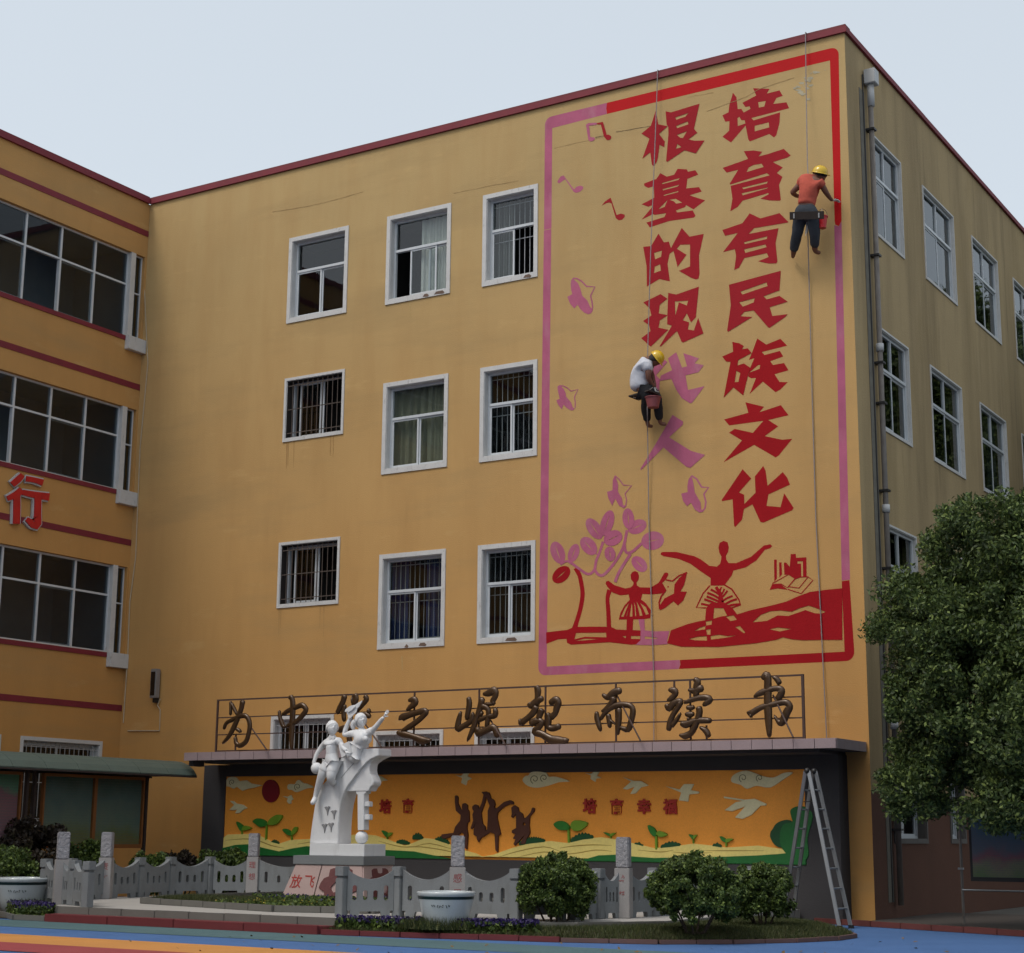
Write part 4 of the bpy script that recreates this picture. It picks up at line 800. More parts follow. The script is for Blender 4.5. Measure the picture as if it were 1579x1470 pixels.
for a, b, c, d in ((386, 1120, 411, 1156), (562, 1115, 588, 1152), (756, 1110, 779, 1148), (950, 1070, 988, 1143), (1192, 1072, 1223, 1137)):
    p = wl(a, b, YS+.03); q = pl(c, d, 2, 2.76); MB().tube([p, q], .014, 6).build('brace', SFRAME, sg)
F1, F2, F3, F4, F5 = Z((330,1070),7.895), Z((500,1060),7.895), Z((690,1050),7.895), Z((900,1040),7.895), Z((1120,1030),11.28)
SIGN = [('为', F1, 7.895, [[(205,90,30),(205,180,26),(200,265,20)],[(215,110,22),(250,190,30),(290,260,24)],[(350,75,60),(335,170,50),(300,270,50),(250,390,50),(180,520,38),(100,610,14)],[(120,435,22),(150,360,30),(230,315,40),(330,270,45),(400,280,45),(435,360,45),(425,470,42),(390,580,45),(320,630,45),(270,600,40),(260,520,28)],[(265,420,24),(310,450,36),(320,475,20)]]),
 ('中', F1, 7.895, [[(795,200,22),(805,290,35),(840,390,40),(870,400,20)],[(830,260,30),(900,210,45),(1000,165,45),(1070,140,50),(1120,190,50),(1080,260,50),(1000,340,45),(880,400,40)],[(920,75,22),(940,40,45),(960,120,55),(955,300,60),(945,500,50),(945,680,26)]]),
 ('华', F2, 7.895, [[(250,90,60),(230,170,55),(190,250,55),(155,325,40)],[(260,210,24),(235,300,45),(245,420,36)],[(375,75,50),(385,150,60),(350,220,50)],[(340,120,22),(345,210,22)],[(490,100,40),(515,145,50),(460,220,40),(400,290,35),(410,320,30),(520,335,55),(560,370,30)],[(540,255,22),(545,320,50)],[(170,530,50),(240,500,60),(330,500,40)],[(300,560,50),(305,640,45),(305,680,40)]]),
 ('之', F2, 7.895, [[(1020,165,20),(1090,150,60),(1110,190,60),(1060,230,50),(1000,290,22)],[(940,400,50),(950,370,70),(1060,330,50),(1200,290,55),(1240,310,50),(1150,400,50),(1050,470,50),(930,545,30)],[(880,550,30),(960,570,60),(1080,600,50),(1200,650,70),(1310,640,10)]]),
 ('崛', F3, 7.895, [[(165,370,18),(140,470,50),(125,580,60),(180,560,50),(260,510,50),(300,460,50),(310,380,20)],[(255,195,40),(265,300,55),(230,480,40)],[(425,200,60),(400,320,60),(360,440,45),(320,560,50),(240,740,16)],[(430,165,20),(500,150,60),(570,120,70),(590,170,50),(550,250,50),(560,280,30),(440,285,30)],[(400,310,50),(480,330,50),(500,400,45),(475,580,40)],[(580,330,40),(580,420,50),(480,440,40),(370,490,36)],[(430,370,24),(400,440,28)],[(380,560,50),(370,640,60),(470,600,60),(560,570,60),(600,640,60),(590,690,30)]]),
 ('起', F3, 7.895, [[(1080,60,40),(1100,120,65),(1095,200,50),(1085,300,60)],[(990,265,40),(1020,300,60),(1100,240,60),(1170,210,40)],[(1085,300,60),(1050,380,60),(980,450,50),(890,520,60)],[(885,460,24),(890,540,40)],[(1160,340,40),(1130,400,60),(1100,480,40)],[(1000,530,60),(1080,490,60),(1150,500,50),(1120,560,50),(1060,620,60),(1150,650,60),(1250,710,70),(1360,740,90),(1480,715,20)],[(1240,280,50),(1320,230,60),(1350,270,60),(1330,330,60),(1310,400,50),(1250,450,60)],[(1225,385,30),(1235,470,50),(1230,560,50),(1290,580,50),(1380,545,50)]]),
 ('而', F4, 7.895, [[(225,240,20),(290,280,50),(370,220,60),(465,195,50)],[(370,270,50),(340,350,55),(280,420,45),(215,455,14)],[(160,450,24),(165,540,50),(210,695,30)],[(200,560,24),(260,470,36),(350,400,45),(460,370,50),(570,385,45),(600,450,50),(580,560,50),(540,670,50),(430,640,24)],[(300,480,40),(310,560,45),(320,655,24)],[(430,400,50),(430,540,50),(420,650,45),(415,740,18)],[(310,540,14),(400,620,14)]]),
 ('读', F4, 7.895, [[(1030,190,20),(1100,200,60),(1120,240,45),(1070,290,45),(1015,325,16)],[(1000,360,30),(1040,410,60),(1100,350,50),(1180,330,50),(1150,400,45),(1090,490,45),(1050,590,50),(1035,690,40)],[(1060,640,40),(1130,560,34),(1185,465,12)],[(1340,55,30),(1385,90,60),(1370,170,55),(1370,280,50)],[(1270,185,14),(1340,200,50),(1460,160,60)],[(1220,355,16),(1320,310,40),(1450,280,45),(1540,310,55),(1450,380,30)],[(1250,400,30),(1310,410,40),(1350,390,25)],[(1235,485,20),(1290,490,50),(1350,480,25)],[(1260,550,20),(1300,540,30)],[(1400,390,50),(1410,470,55),(1370,600,50),(1310,710,50),(1230,750,50),(1165,735,14)],[(1180,590,30),(1240,610,60),(1350,570,45),(1450,560,50),(1560,565,40)],[(1410,640,16),(1490,690,50),(1525,770,40)]]),
 ('书', F5, 11.28, [[(620,200,50),(690,130,90),(720,200,90),(720,400,90),(725,700,95),(740,1000,80),(750,1210,40)],[(800,155,20),(880,200,60),(935,290,60)],[(480,515,20),(560,455,60),(700,400,70),(850,360,60),(950,380,80),(950,460,80),(880,560,70)],[(390,745,50),(430,790,70),(600,690,60),(800,640,60),(1020,600,70),(1100,670,80),(1050,780,90),(980,930,90),(920,950,60),(830,820,14)],[(430,800,30),(430,870,30)]])]
def brush3d(mb, st, zf, sc, yc, dy):
    """a brush stroke as a solid with a domed face"""
    P = catmull(st, 4, False); n_ = len(P); q = 10; rings = []
    pts = [wl(*zf([(p[0], p[1])])[0], yc) for p in P]
    mpp = (wl(700, 1100, yc)-wl(701, 1100, yc)).length*1.02
    i0 = len(mb.v)
    for i, p in enumerate(pts):
        t = (pts[min(i+1, n_-1)]-pts[max(i-1, 0)]); t.y = 0; t.normalize(); s_ = Vector((-t.z, 0, t.x)); r = (P[i][2]*1.12+6*sc/7.9)/sc*mpp/2*(1.0 if 0 < i < n_-1 else .55)
        for k in range(q):
            a = 2*math.pi*k/q; mb.v.append(tuple(p + s_*(r*math.cos(a)) + Vector((0, dy*(.25 if i in (0, n_-1) else 1)*math.sin(a)*min(1, r/.02), 0))))
    for i in range(n_-1):
        for k in range(q): mb.f.append((i0+i*q+k, i0+i*q+(k+1) % q, i0+(i+1)*q+(k+1) % q, i0+(i+1)*q+k))
    mb.f.append(tuple(range(i0, i0+q))); mb.f.append(tuple(range(i0+(n_-1)*q, i0+n_*q)))
for ch, zf, sc, sts in SIGN:
    mb = MB()
    for i, st in enumerate(sts): brush3d(mb, st, zf, sc, YS-.03, .035+.0012*i)
    o = mb.build('sign_character', BRONZE, sg, smooth=True); o['label'] = 'bronze brush character '+ch

# ------------------------------------------------------------------ stone fence
def node(px_, py_, z=.2): p = gd(px_, py_, z); return Vector((p.x, p.y))
def fence(label, nodes):
    r = root('stone_fence', (nodes[0][1].x, nodes[0][1].y, .2), label, 'fence')
    for kind, p in nodes:
        if kind != 'P': continue
        mb = MB(); mb.box(p.x-.065, p.x+.065, p.y-.065, p.y+.065, .2, .70); mb.box(p.x-.072, p.x+.072, p.y-.072, p.y+.072, .725, .855); mb.box(p.x-.055, p.x+.055, p.y-.055, p.y+.055, .70, .725)
        mb.build('post', FENCE, r, bevel=.008)
    for (k0, a), (k1, b) in zip(nodes[:-1], nodes[1:]):
        d = b-a; L = d.length; d.normalize(); g0 = .07 if k0 == 'P' else .1; g1 = .07 if k1 == 'P' else .1
        if L-g0-g1 < .15: continue
        a2 = a+d*g0; w_ = L-g0-g1; nrm = Vector((-d.y, d.x))
        top_ = [(w_*t, .62-.13*math.sin(math.pi*t)**.8) for t in [i/14 for i in range(15)]]
        outer = [(0, .08)]+top_+[(w_, .08)] + [(w_*.93, .08), (w_*.93, 0), (w_*.75, 0), (w_*.72, .07), (w_*.28, .07), (w_*.25, 0), (w_*.07, 0), (w_*.07, .08)]
        holes = []
        for t, hw, hh, cz in ((.16, .032, .10, .31), (.39, .032, .065, .28), (.61, .032, .065, .28), (.84, .032, .10, .31)):
            cx = w_*t; hw = min(hw, w_*.05)
            holes.append([(cx+hw*math.cos(q), cz+(hh-hw)*(1 if math.sin(q) > 0 else -1)+hw*math.sin(q)) for q in [2*math.pi*(i+.5)/12 for i in range(12)]])
        mb = MB(); G_ = lambda o_: (lambda u, z: (a2.x+d.x*u+nrm.x*o_, a2.y+d.y*u+nrm.y*o_, .2+z))
        plate(mb, [outer]+holes, G_(-.035), G_(.035)); mb.build('panel', FENCE, r)
    return r
def pillar(p, label, chars, ang=0.0):
    r = root('stone_pillar', (p.x, p.y, .2), label, 'pillar', 'stone pillars with red characters')
    c, s = math.cos(ang), math.sin(ang); F = lambda x, y, z: (p.x+x*c-y*s, p.y+x*s+y*c, z)
    MB().box(-.105, .105, -.105, .105, .2, .86, F).build('shaft', PILLAR, r, bevel=.008)
    MB().box(-.09, .09, -.09, .09, .862, 1.27, F).build('carved_head', CARVED, r, bevel=.014)
    right = Vector((c, s, 0)); nn = right.cross(Zv)
    for i, ch in enumerate(chars):
        P = Vector(F(0, -.107, .72-.2*i))
        if ch == '·':       # worn, unreadable red strokes
            md = MB(); rr_ = random.Random(5+i)
            for k_ in range(6):
                x_, z_, a_ = rr_.uniform(-.035, .035), rr_.uniform(-.045, .045), rr_.uniform(-.9, 1.2); plate(md, [ell(x_, z_, rr_.uniform(.014, .03), .005, math.degrees(a_), 8)], lambda u, v_: tuple(P+right*u+Zv*v_-nn*(-.0006*k_)))
            md.build('worn_engraving', mat('faded_red_ink', srgb(164, 92, 92), .8), r); continue
        write('engraved_character', ch, .125, P, right, Zv, mat('faded_red_ink', srgb(164, 92, 92), .8), r, bold=.001, ext=.0)
nF1, nP112, nA, nP66, nB, n213, n261, n322, nC = node(134, 1399.5), node(112, 1396), node(92, 1394.5), node(68, 1391), node(161, 1386), node(213.5, 1383.6), node(261, 1381), node(322, 1379.5), node(389, 1380)
fence('grey stone fence left of the statue with slotted panels and square posts', [('P', nF1), ('P', nP112), ('Q', nA), ('P', nP66), ('P', Vector((4.75, -5.75))), ('Q', nB), ('P', n213), ('P', n261), ('P', n322), ('Q', nC), ('P', Vector((6.35, -1.45)))])
n526, n613, nD, n796, n884, n923, nE, n1009 = node(526, 1413.7), node(613.6, 1413.7), node(704.5, 1416), node(796, 1419.5), node(884.5, 1418.7), node(923, 1417), node(962, 1416), node(1009, 1413)
fence('grey stone fence in front of the relief wall, right of the statue', [('P', n526), ('P', n613), ('Q', nD), ('P', n796), ('P', n884), ('P', n923), ('Q', nE), ('P', n1009), ('P', Vector((14.6, -3.1))), ('P', Vector((14.7, -1.7)))])
pillar(nA, 'tall stone pillar behind the left flower pot', '', .9)
pillar(nB, 'stone pillar with two red characters second from the left', '责任', .55)
pillar(nC, 'stone pillar with red characters 理想 beside the statue', '理想', .5)
pillar(nD, 'stone pillar with a red 感 behind the right flower pot', '感恩', .6)
pillar(nE, 'stone pillar between two round clipped bushes', '··', .25)

# ------------------------------------------------------------------ statue
st = root('statue', (8.3, -3.5, .24), 'white marble statue of a boy and a pointing girl on a pink and grey pedestal', 'statue')
YF = -3.62       # front plane of the monument
SP = lambda a, b, dy=0.0: wl(a, b, YF-dy)
xl, xr = SP(452, 1320).x, SP(561, 1320).x
zc0, zc1 = .79, .93
px0, px1, py0, py1 = xl, xr, YF, YF+.85
MB().box(px0, px1, py0, py1, zc0, zc1).build('cap_stone', CAPST, st, bevel=.006)
# battered pedestal of stone panels with dark joints
bx0, bx1, by0, by1 = px0-.17, px1+.12, py0-.14, py1+.14
def batter(u0, u1, face):
    m_ = MB()
    if face == 'f':
        T = lambda u, z: Vector((bx0+(bx1-bx0)*u, by0, .2)).lerp(Vector((px0+.02+(px1-px0-.04)*u, py0+.02, zc0)), z)
        n_ = Vector((0, .05, 0))
    else:
        T = lambda u, z: Vector((bx1, by0+(by1-by0)*u, .2)).lerp(Vector((px1-.02, py0+.02+(py1-py0-.04)*u, zc0)), z)
        n_ = Vector((-.05, 0, 0))
    q = [T(u0, 0), T(u1, 0), T(u1, 1), T(u0, 1)]
    i = len(m_.v); m_.v += [tuple(x) for x in q]+[tuple(x+n_) for x in q]
    m_.f += [(0, 1, 2, 3), (7, 6, 5, 4), (0, 4, 5, 1), (1, 5, 6, 2), (2, 6, 7, 3), (3, 7, 4, 0)]
    return m_, T
core = MB(); 
for k, e in ((0, .012),): 
    v = [(bx0+.03, by0+.03, .2), (bx1-.03, by0+.03, .2), (bx1-.03, by1-.03, .2), (bx0+.03, by1-.03, .2), (px0+.05, py0+.05, zc0), (px1-.05, py0+.05, zc0), (px1-.05, py1-.05, zc0), (px0+.05, py1-.05, zc0)]
    core.v = v; core.f = [(0, 3, 2, 1), (4, 5, 6, 7), (0, 1, 5, 4), (1, 2, 6, 5), (2, 3, 7, 6), (3, 0, 4, 7)]
core.build('pedestal_core', MAROST, st)
for a, b in ((.02, .40), (.415, .985)):
    m_, TF = batter(a, b, 'f'); m_.build('stone_panel', PINKST, st)
m_, TR = batter(.015, .985, 'r'); m_.build('stone_panel', PINKST, st)
# 放飞 in red on the left panel and maroon carvings on the others
rightv = Vector((1, 0, 0)); upv = (TF(.5, 1)-TF(.5, 0)).normalized()
for ch, u in (('放', .125), ('飞', .30)): write('engraved_character', ch, .23, TF(u, .55)+Vector((0, -.006, .0)), rightv, upv, mat('red_engraving', srgb(176, 58, 50), .7), st, bold=.002)
cloud = [(-.5,-.1),(-.42,.15),(-.3,.2),(-.3,.38),(-.12,.42),(-.1,.3),(.1,.3),(.14,.42),(.3,.38),(.32,.2),(.46,.12),(.5,-.12),(.34,-.2),(.3,-.42),(.12,-.45),(.1,-.3),(-.08,-.3),(-.12,-.45),(-.3,-.4),(-.34,-.2)]
mb = MB(); ring = [(p[0]*.45, p[1]*.45) for p in cloud]
plate(mb, [catmull([(.70+p[0]*.5, .5+p[1]*1.0) for p in cloud], 2), catmull([(.70+p[0]*.2, .45+p[1]*.42) for p in cloud[::2]], 2)], lambda u, v: TF(u, v)+Vector((0, -.022, 0)), lambda u, v: TF(u, v)+Vector((0, .004, 0))); mb.build('cloud_carving', MAROST, st)
mb = MB(); plate(mb, [catmull([(.5+p[0]*.8, .5+p[1]*1.0) for p in cloud], 2), catmull([(.5+p[0]*.34, .45+p[1]*.42) for p in cloud[::2]], 2)], lambda u, v: TR(u, v)+Vector((.022, 0, 0)), lambda u, v: TR(u, v)+Vector((-.004, 0, 0))); mb.build('cloud_carving', MAROST, st)
wx0, wx1 = SP(471.5, 1300).x+.01, SP(552, 1300).x
YM = YF+.14
MB().box(wx0, wx1+.06, YM-.05, YM+.53, zc1, zc1+.19).build('plinth', MARBLE, st, bevel=.006)
ZB = zc1+.19
def mono(pts, y0, y1, name='curved_slab', sm=True, bevel=.008, mt=MARBLE):
    mb = MB(); q = [(wl(a, b, y0).x, wl(a, b, y0).z) for a, b in pts]
    q = [(x, ZB if z < ZB+.07 else z) for x, z in q]
    plate(mb, [q], lambda a, b: (a, y0, b), lambda a, b: (a, y1, b)); o = mb.build(name, mt, st, bevel=bevel); return o
YG = YM+.03
mono([(477.4,1296),(481,1270),(485,1244.4),(489.4,1226),(496,1211.8),(507,1200),(516,1190),(521,1178),(527,1167),(536.7,1159.5),(548,1156),(559.5,1155.2),(583.3,1154.3),(583.8,1165),(577,1168),(571,1171),(565,1175.5),(560.5,1180.5),(555,1186),(551,1192),(546.5,1197.5),(542.7,1203),(538,1209),(534,1215),(530.2,1223),(527.5,1231.4),(525,1242),(523,1255.3),(521.6,1275),(521,1296)], YG, YG+.36)
mono([(582.5,1156),(583,1164),(578,1169.5),(573.8,1172.9),(571,1177),(570,1182.4),(569.5,1188),(570.5,1193.8),(573,1198),(574.8,1202.4),(576,1206),(574.8,1210.5),(571,1214),(568,1220),(536,1220.5),(530,1219),(540,1200),(556,1180)], YG+.05, YG+.27, 'scroll')
mono([(549,1219.5),(564,1218.5),(564.5,1223),(561,1224.5),(561,1280),(551.5,1280.5),(551.2,1225),(548.8,1223.5)], YG+.06, YG+.2, 'key_column', bevel=.004)
for b0, b1 in ((1236, 1244), (1256, 1264.5)): mono([(560.5, b0), (569.5, b0), (569.5, b1), (560.5, b1)], YG+.08, YG+.18, 'key_tooth', bevel=.008)
c_ = wl(558, 1287, YG+.13); MB().ball((c_.x, c_.y, ZB+.1), .105, 24).build('stone_ball', MARBLE, st, smooth=True)
for a, b, r_ in ((505,1248,1), (515,1254,1), (500.5,1275,1), (510.5,1273.5,1)):
    c_ = wl(a, b, YG); mb = MB(); plate(mb, [[(-.055,.03),(-.02,.045),(0,.03),(.025,.05),(.06,.04),(.03,.0),(.01,-.1),(-.01,-.02)]], lambda u, v: (c_.x+u, YG-.014, c_.z+v), lambda u, v: (c_.x+u, YG+.002, c_.z+v)); mb.build('carved_bird', mat('shaded_marble', srgb(150, 150, 152), .6), st)
mb = MB(); plate(mb, [ribbon([(526,1200),(534,1190),(545,1178),(553,1168),(559,1158)], [.6,.9,.9,.9,.6])], lambda a, b: tuple(wl(a, b, YG)+Vector((0, -.004, 0)))); mb.build('carved_line', MATS['shaded_marble'], st)

def skinned(name, nodes, edges, mt, parent, sub=2, root_=0, fat=1.18):
    """one continuous body grown from joints: nodes = [(pos, radius)]"""
    me = bpy.data.meshes.new(name); me.from_pydata([tuple(n[0]) for n in nodes], edges, [])
    o = bpy.data.objects.new(name, me); COL.objects.link(o)
    o.modifiers.new('skin', 'SKIN'); 
    if not me.skin_vertices: 
        bm = bmesh.new(); bm.from_mesh(me); bm.verts.layers.skin.verify(); bm.to_mesh(me); bm.free()
    for i, n in enumerate(nodes):
        r = n[1] if isinstance(n[1], (tuple, list)) else (n[1], n[1]); r = (r[0]*fat, r[1]*fat); me.skin_vertices[0].data[i].radius = r; me.skin_vertices[0].data[i].use_root = (i == root_)
    s = o.modifiers.new('sub', 'SUBSURF'); s.levels = sub; s.render_levels = sub
    dg = bpy.context.evaluated_depsgraph_get(); dg.update(); m2 = bpy.data.meshes.new_from_object(o.evaluated_get(dg)); bpy.data.objects.remove(o); m2.materials.clear()
    return link(name, m2, mt, parent, smooth=True)

def head(c, r, face, up, mt, parent, name='head', hair=None, hair_mt=None, hstyle='short', E=1.0):
    """shaped head: skull, jaw, nose, brow, ears, mouth"""
    f = Vector(face).normalized(); u = Vector(up); u = (u-f*u.dot(f)).normalized(); s = f.cross(u); c = Vector(c)
    mb = MB(); n_ = 24
    i0 = 0
    def surf(th, ph):
        d = Vector((math.sin(th)*math.sin(ph), math.sin(th)*math.cos(ph), math.cos(th)))  # s,f,u
        x, y, z = d.x*.84, d.y*.94, d.z*1.10
        if z < 0: k_ = 1+.28*z; x *= k_; y *= (1+.10*z)
        if d.y > 0:
            y += E*.17*math.exp(-((x/.11)**2))*math.exp(-(((z+.12)/.17)**2))           # nose
            y -= E*.085*(math.exp(-(((abs(x)-.30)/.14)**2))*math.exp(-(((z-.07)/.12)**2)))  # eye sockets
            y += E*.05*math.exp(-(((z-.24)/.08)**2))*math.exp(-((x/.5)**2))             # brow
            y += E*.05*math.exp(-((x/.22)**2))*math.exp(-(((z+.46)/.05)**2)); y -= E*.04*math.exp(-((x/.26)**2))*math.exp(-(((z+.54)/.03)**2)); y += .05*math.exp(-((x/.2)**2))*math.exp(-(((z+.61)/.05)**2))
            y += E*.06*math.exp(-((x/.3)**2))*math.exp(-(((z+.86)/.12)**2))
        return c + (s*x+f*y+u*z)*r
    NA, NB = 28, 36
    for a in range(NA+1):
        for b in range(NB): mb.v.append(tuple(surf(math.pi*a/NA, 2*math.pi*b/NB)))
    for a in range(NA):
        for b in range(NB): mb.f.append((a*NB+b, a*NB+(b+1) % NB, (a+1)*NB+(b+1) % NB, (a+1)*NB+b))
    for sg_ in (-1, 1): mb.ball(c+s*sg_*.79*r+u*(-.05)*r-f*.03*r, (.10*r, .17*r, .24*r), 10, Matrix((s, f, u)).transposed())
    h = mb.build(name, mt, parent, smooth=True)
    if hair_mt:
        hb = MB(); Ms = Matrix((s, f, u)).transposed(); i0 = 0; NA2 = 16
        for a in range(NA2+1):
            for b in range(NB):
                ph = 2*math.pi*b/NB; lim = (.40+.23*(1-math.cos(ph))/2+(.05 if hstyle == 'short' else .12)*(1-math.cos(ph)))*math.pi
                if hstyle == 'short' or hstyle == 'pony': pass
                th = lim*a/NA2; d = Vector((math.sin(th)*math.sin(ph)*.95, math.sin(th)*math.cos(ph)*1.06-.03, math.cos(th)*1.2))
                k_ = 1+.025*math.sin(ph*9+th*5)
                if a == NA2: k_ = .9
                hb.v.append(tuple(c+Ms @ d*r*k_))
        for a in range(NA2):
            for b in range(NB): hb.f.append((a*NB+b, a*NB+(b+1) % NB, (a+1)*NB+(b+1) % NB, (a+1)*NB+b))
        hb.build('hair', hair_mt, h, smooth=True)
    return h
def hand(base, d, palm_n, mt, parent, sc=1.0, curl=.5, name='hand', side=1):
    d = Vector(d).normalized(); n = Vector(palm_n); n = (n-d*n.dot(d)).normalized(); s = d.cross(n)*side; base = Vector(base)
    nodes = [(base, (.024*sc, .018*sc)), (base+d*.045*sc, (.034*sc, .017*sc)), (base+d*.08*sc, (.036*sc, .015*sc))]; edges = [(0, 1), (1, 2)]
    for i, (o_, l) in enumerate(((-.030, .062), (-.011, .072), (.009, .068), (.028, .052))):
        p = base+d*.085*sc+s*o_*sc; k0 = len(nodes); dd = d.copy(); prev = 2
        nodes.append((p, .0095*sc)); edges.append((prev, k0)); 
        for j in range(3):
            dd = (dd+n*curl*.55).normalized(); p = p+dd*l*sc/3; nodes.append((p, (.0088-.001*j)*sc)); edges.append((len(nodes)-2, len(nodes)-1))
    k0 = len(nodes); p = base+d*.03*sc-s*.032*sc; nodes.append((p, .011*sc)); edges.append((1, k0)); dd = (d-s*.8+n*.3).normalized()
    for j in range(2): p = p+dd*.028*sc; dd = (dd+d*.4+n*.3).normalized(); nodes.append((p, .0095*sc)); edges.append((len(nodes)-2, len(nodes)-1))
    return skinned(name, nodes, edges, mt, parent, 1, 0, 1.0)

# --- boy, stands in front of the slab (k = metres per pixel there is about .0104)
b = lambda a, c, dy=0.0: wl(a, c, YG-.06-dy)
boy = skinned('boy_figure', [(b(513, 1169), (.085, .07)), (b(512.5, 1160), (.078, .062)), (b(512.5, 1150), (.095, .065)), (b(512, 1142), (.085, .055)), (b(512, 1136), (.036, .036)), (b(512, 1131.5), (.036, .04)),
   (b(502.5, 1145.5), .042), (b(495.5, 1153), .034), (b(489.5, 1161, .03), .029), (b(485.5, 1171, .05), .024), (b(483, 1180, .06), .022),
   (b(522, 1142.5), .042), (b(527, 1149, .0), .034), (b(530, 1154.5, .04), .029), (b(534.5, 1158.5, .06), .024),
   (b(506.5, 1177, .01), .068), (b(500, 1187, .05), .066), (b(496.5, 1195, .08), .054), (b(493, 1206, .06), .046), (b(489, 1219, .03), .036), (b(486, 1230, .03), .027), (b(482, 1237.5, .10), .024),
   (b(515.5, 1178, .02), .072), (b(512, 1190, .07), .07), (b(509.5, 1200.5, .12), .054), (b(512, 1207, .02), .045), (b(516, 1206, -.09), .035)],
   [(0,1),(1,2),(2,3),(3,4),(4,5),(3,6),(6,7),(7,8),(8,9),(9,10),(3,11),(11,12),(12,13),(13,14),(0,15),(15,16),(16,17),(17,18),(18,19),(19,20),(20,21),(0,22),(22,23),(23,24),(24,25),(25,26)], MARBLE, st, fat=1.42)
skinned('shorts', [(b(513, 1170), (.098, .08)), (b(507, 1177, .01), .078), (b(500.5, 1187, .05), .078), (b(497.5, 1192.5, .075), .07), (b(515.5, 1178, .02), .08), (b(512.3, 1189, .065), .08), (b(510.5, 1196, .1), .070)], [(0,1),(1,2),(2,3),(0,4),(4,5),(5,6)], MARBLE, st, fat=1.31)
skinned('shirt', [(b(513, 1167.5), (.098, .078)), (b(512.5, 1160), (.092, .075)), (b(512.5, 1150), (.108, .077)), (b(512, 1142.5), (.098, .066)), (b(502.5, 1145.5), .05), (b(496, 1152.5), .045), (b(522, 1142.5), .05), (b(527, 1148.5), .045)], [(0,1),(1,2),(2,3),(3,4),(4,5),(3,6),(6,7)], MARBLE, st, fat=1.31)
fdir = Vector((.75, -.62, .22))
mb = MB(); p = b(512.5, 1139, .06)
for sx in (-1, 1): plate(mb, [[(0, .012), (sx*.05, .05), (sx*.06, .0), (sx*.02, -.035)]], lambda u, v: tuple(p+Vector((u, -.025, v))), lambda u, v: tuple(p+Vector((u, .02, v))))
mb.build('collar', MARBLE, st)
head(b(512.3, 1123.5, .02), .112, fdir, (0, 0, 1), MARBLE, st, 'boy_head', hair_mt=MARBLE, E=1.8)
hand(b(483, 1180, .06), (-.1, 0, -1), (1, .2, -.2), MARBLE, st, .85, .5, side=-1)
ballp = b(488.3, 1185, .07); MB().ball(ballp, .094, 24).build('football', MARBLE, st, smooth=True)
hand(b(533.5, 1158, .06), (.6, -.2, -.5), (0, .8, -.5), MARBLE, st, .85, .7)
bk = b(533.5, 1156, .03); Rb = Matrix.Rotation(-.35, 3, 'Y')
mb = MB(); mb.box(-.11, .11, -.025, .03, -.1, .1, lambda x, y, z: tuple(bk+Rb @ Vector((x, y, z)))); mb.build('book', MARBLE, st, bevel=.005)
foot_ = skinned('shoe', [(b(486.5, 1229, .03), .03), (b(485, 1234, .05), .034), (b(482.2, 1238, .11), .030), (b(480.5, 1239.5, .15), .022)], [(0,1),(1,2),(2,3)], MARBLE, st, fat=1.42)
# --- girl, rises out of the slab
g = lambda a, c, dy=0.0: wl(a, c, YG+.02-dy)
skinned('girl_figure', [(g(552, 1157), (.085, .08)), (g(554, 1149), (.085, .08)), (g(558, 1140, .03), (.105, .085)), (g(558.5, 1133), (.095, .065)), (g(557.5, 1126), .036), (g(556.5, 1119), .038),
   (g(549, 1130.5), .045), (g(538, 1132), .038), (g(530, 1134.5, .01), .034), (g(534, 1122, .0), .028), (g(538.5, 1111, .0), .024), (g(541, 1105, .0), .022),
   (g(568, 1130.5), .045), (g(574.5, 1126.5, .03), .036), (g(579, 1121.5, .05), .030), (g(587, 1111.5, .07), .027), (g(592, 1106, .09), .021),
   (g(549, 1166), (.10, .09)), (g(543, 1176), (.12, .09))],
   [(0,1),(1,2),(2,3),(3,4),(4,5),(3,6),(6,7),(7,8),(8,9),(9,10),(10,11),(3,12),(12,13),(13,14),(14,15),(15,16),(0,17),(17,18)], MARBLE, st, fat=1.42)
skinned('blouse', [(g(553, 1152), (.095, .09)), (g(557.8, 1141.5, .04), (.12, .10)), (g(558.5, 1133.5), (.105, .075)), (g(549, 1130.5), .054), (g(539, 1132), .047), (g(568, 1130.5), .054), (g(575.5, 1125.5, .035), .048)], [(0,1),(1,2),(2,3),(3,4),(2,5),(5,6)], MARBLE, st, fat=1.31)
for dx in (-.045, .05): q = g(560.5, 1140, .09)+Vector((dx, -.015, 0)); MB().ball(q, (.048, .045, .048), 16).build('blouse_fold', MARBLE, st, smooth=True)
head(g(556.3, 1111.5, .02), .108, (.86, -.45, .25), (-.1, 0, 1), MARBLE, st, 'girl_head', hair_mt=MARBLE, hstyle='pony', E=1.8)
skinned('ponytail', [(g(549, 1110, -.02), .035), (g(545.5, 1115, -.02), .042), (g(544, 1121, -.02), .035), (g(545.5, 1126, -.02), .018)], [(0,1),(1,2),(2,3)], MARBLE, st, fat=1.42)
hand(g(592, 1106, .09), (.62, -.05, .78), (0, .9, -.3), MARBLE, st, .9, .06)
hand(g(541, 1105, 0), (.1, 0, 1), (.9, .2, 0), MARBLE, st, .8, .8)
dv = Z((470,1070), 10.5); mb = MB()
plate(mb, [dv([(640,285),(665,245),(720,205),(780,180),(800,188),(870,140),(935,104),(925,140),(880,215),(848,245),(840,300),(790,345),(745,400),(715,412),(690,370),(700,335),(672,318),(690,295),(660,300)])], lambda a, c: tuple(g(a, c, .05)), lambda a, c: tuple(g(a, c, -.05))); mb.build('dove', MARBLE, st, bevel=.015)
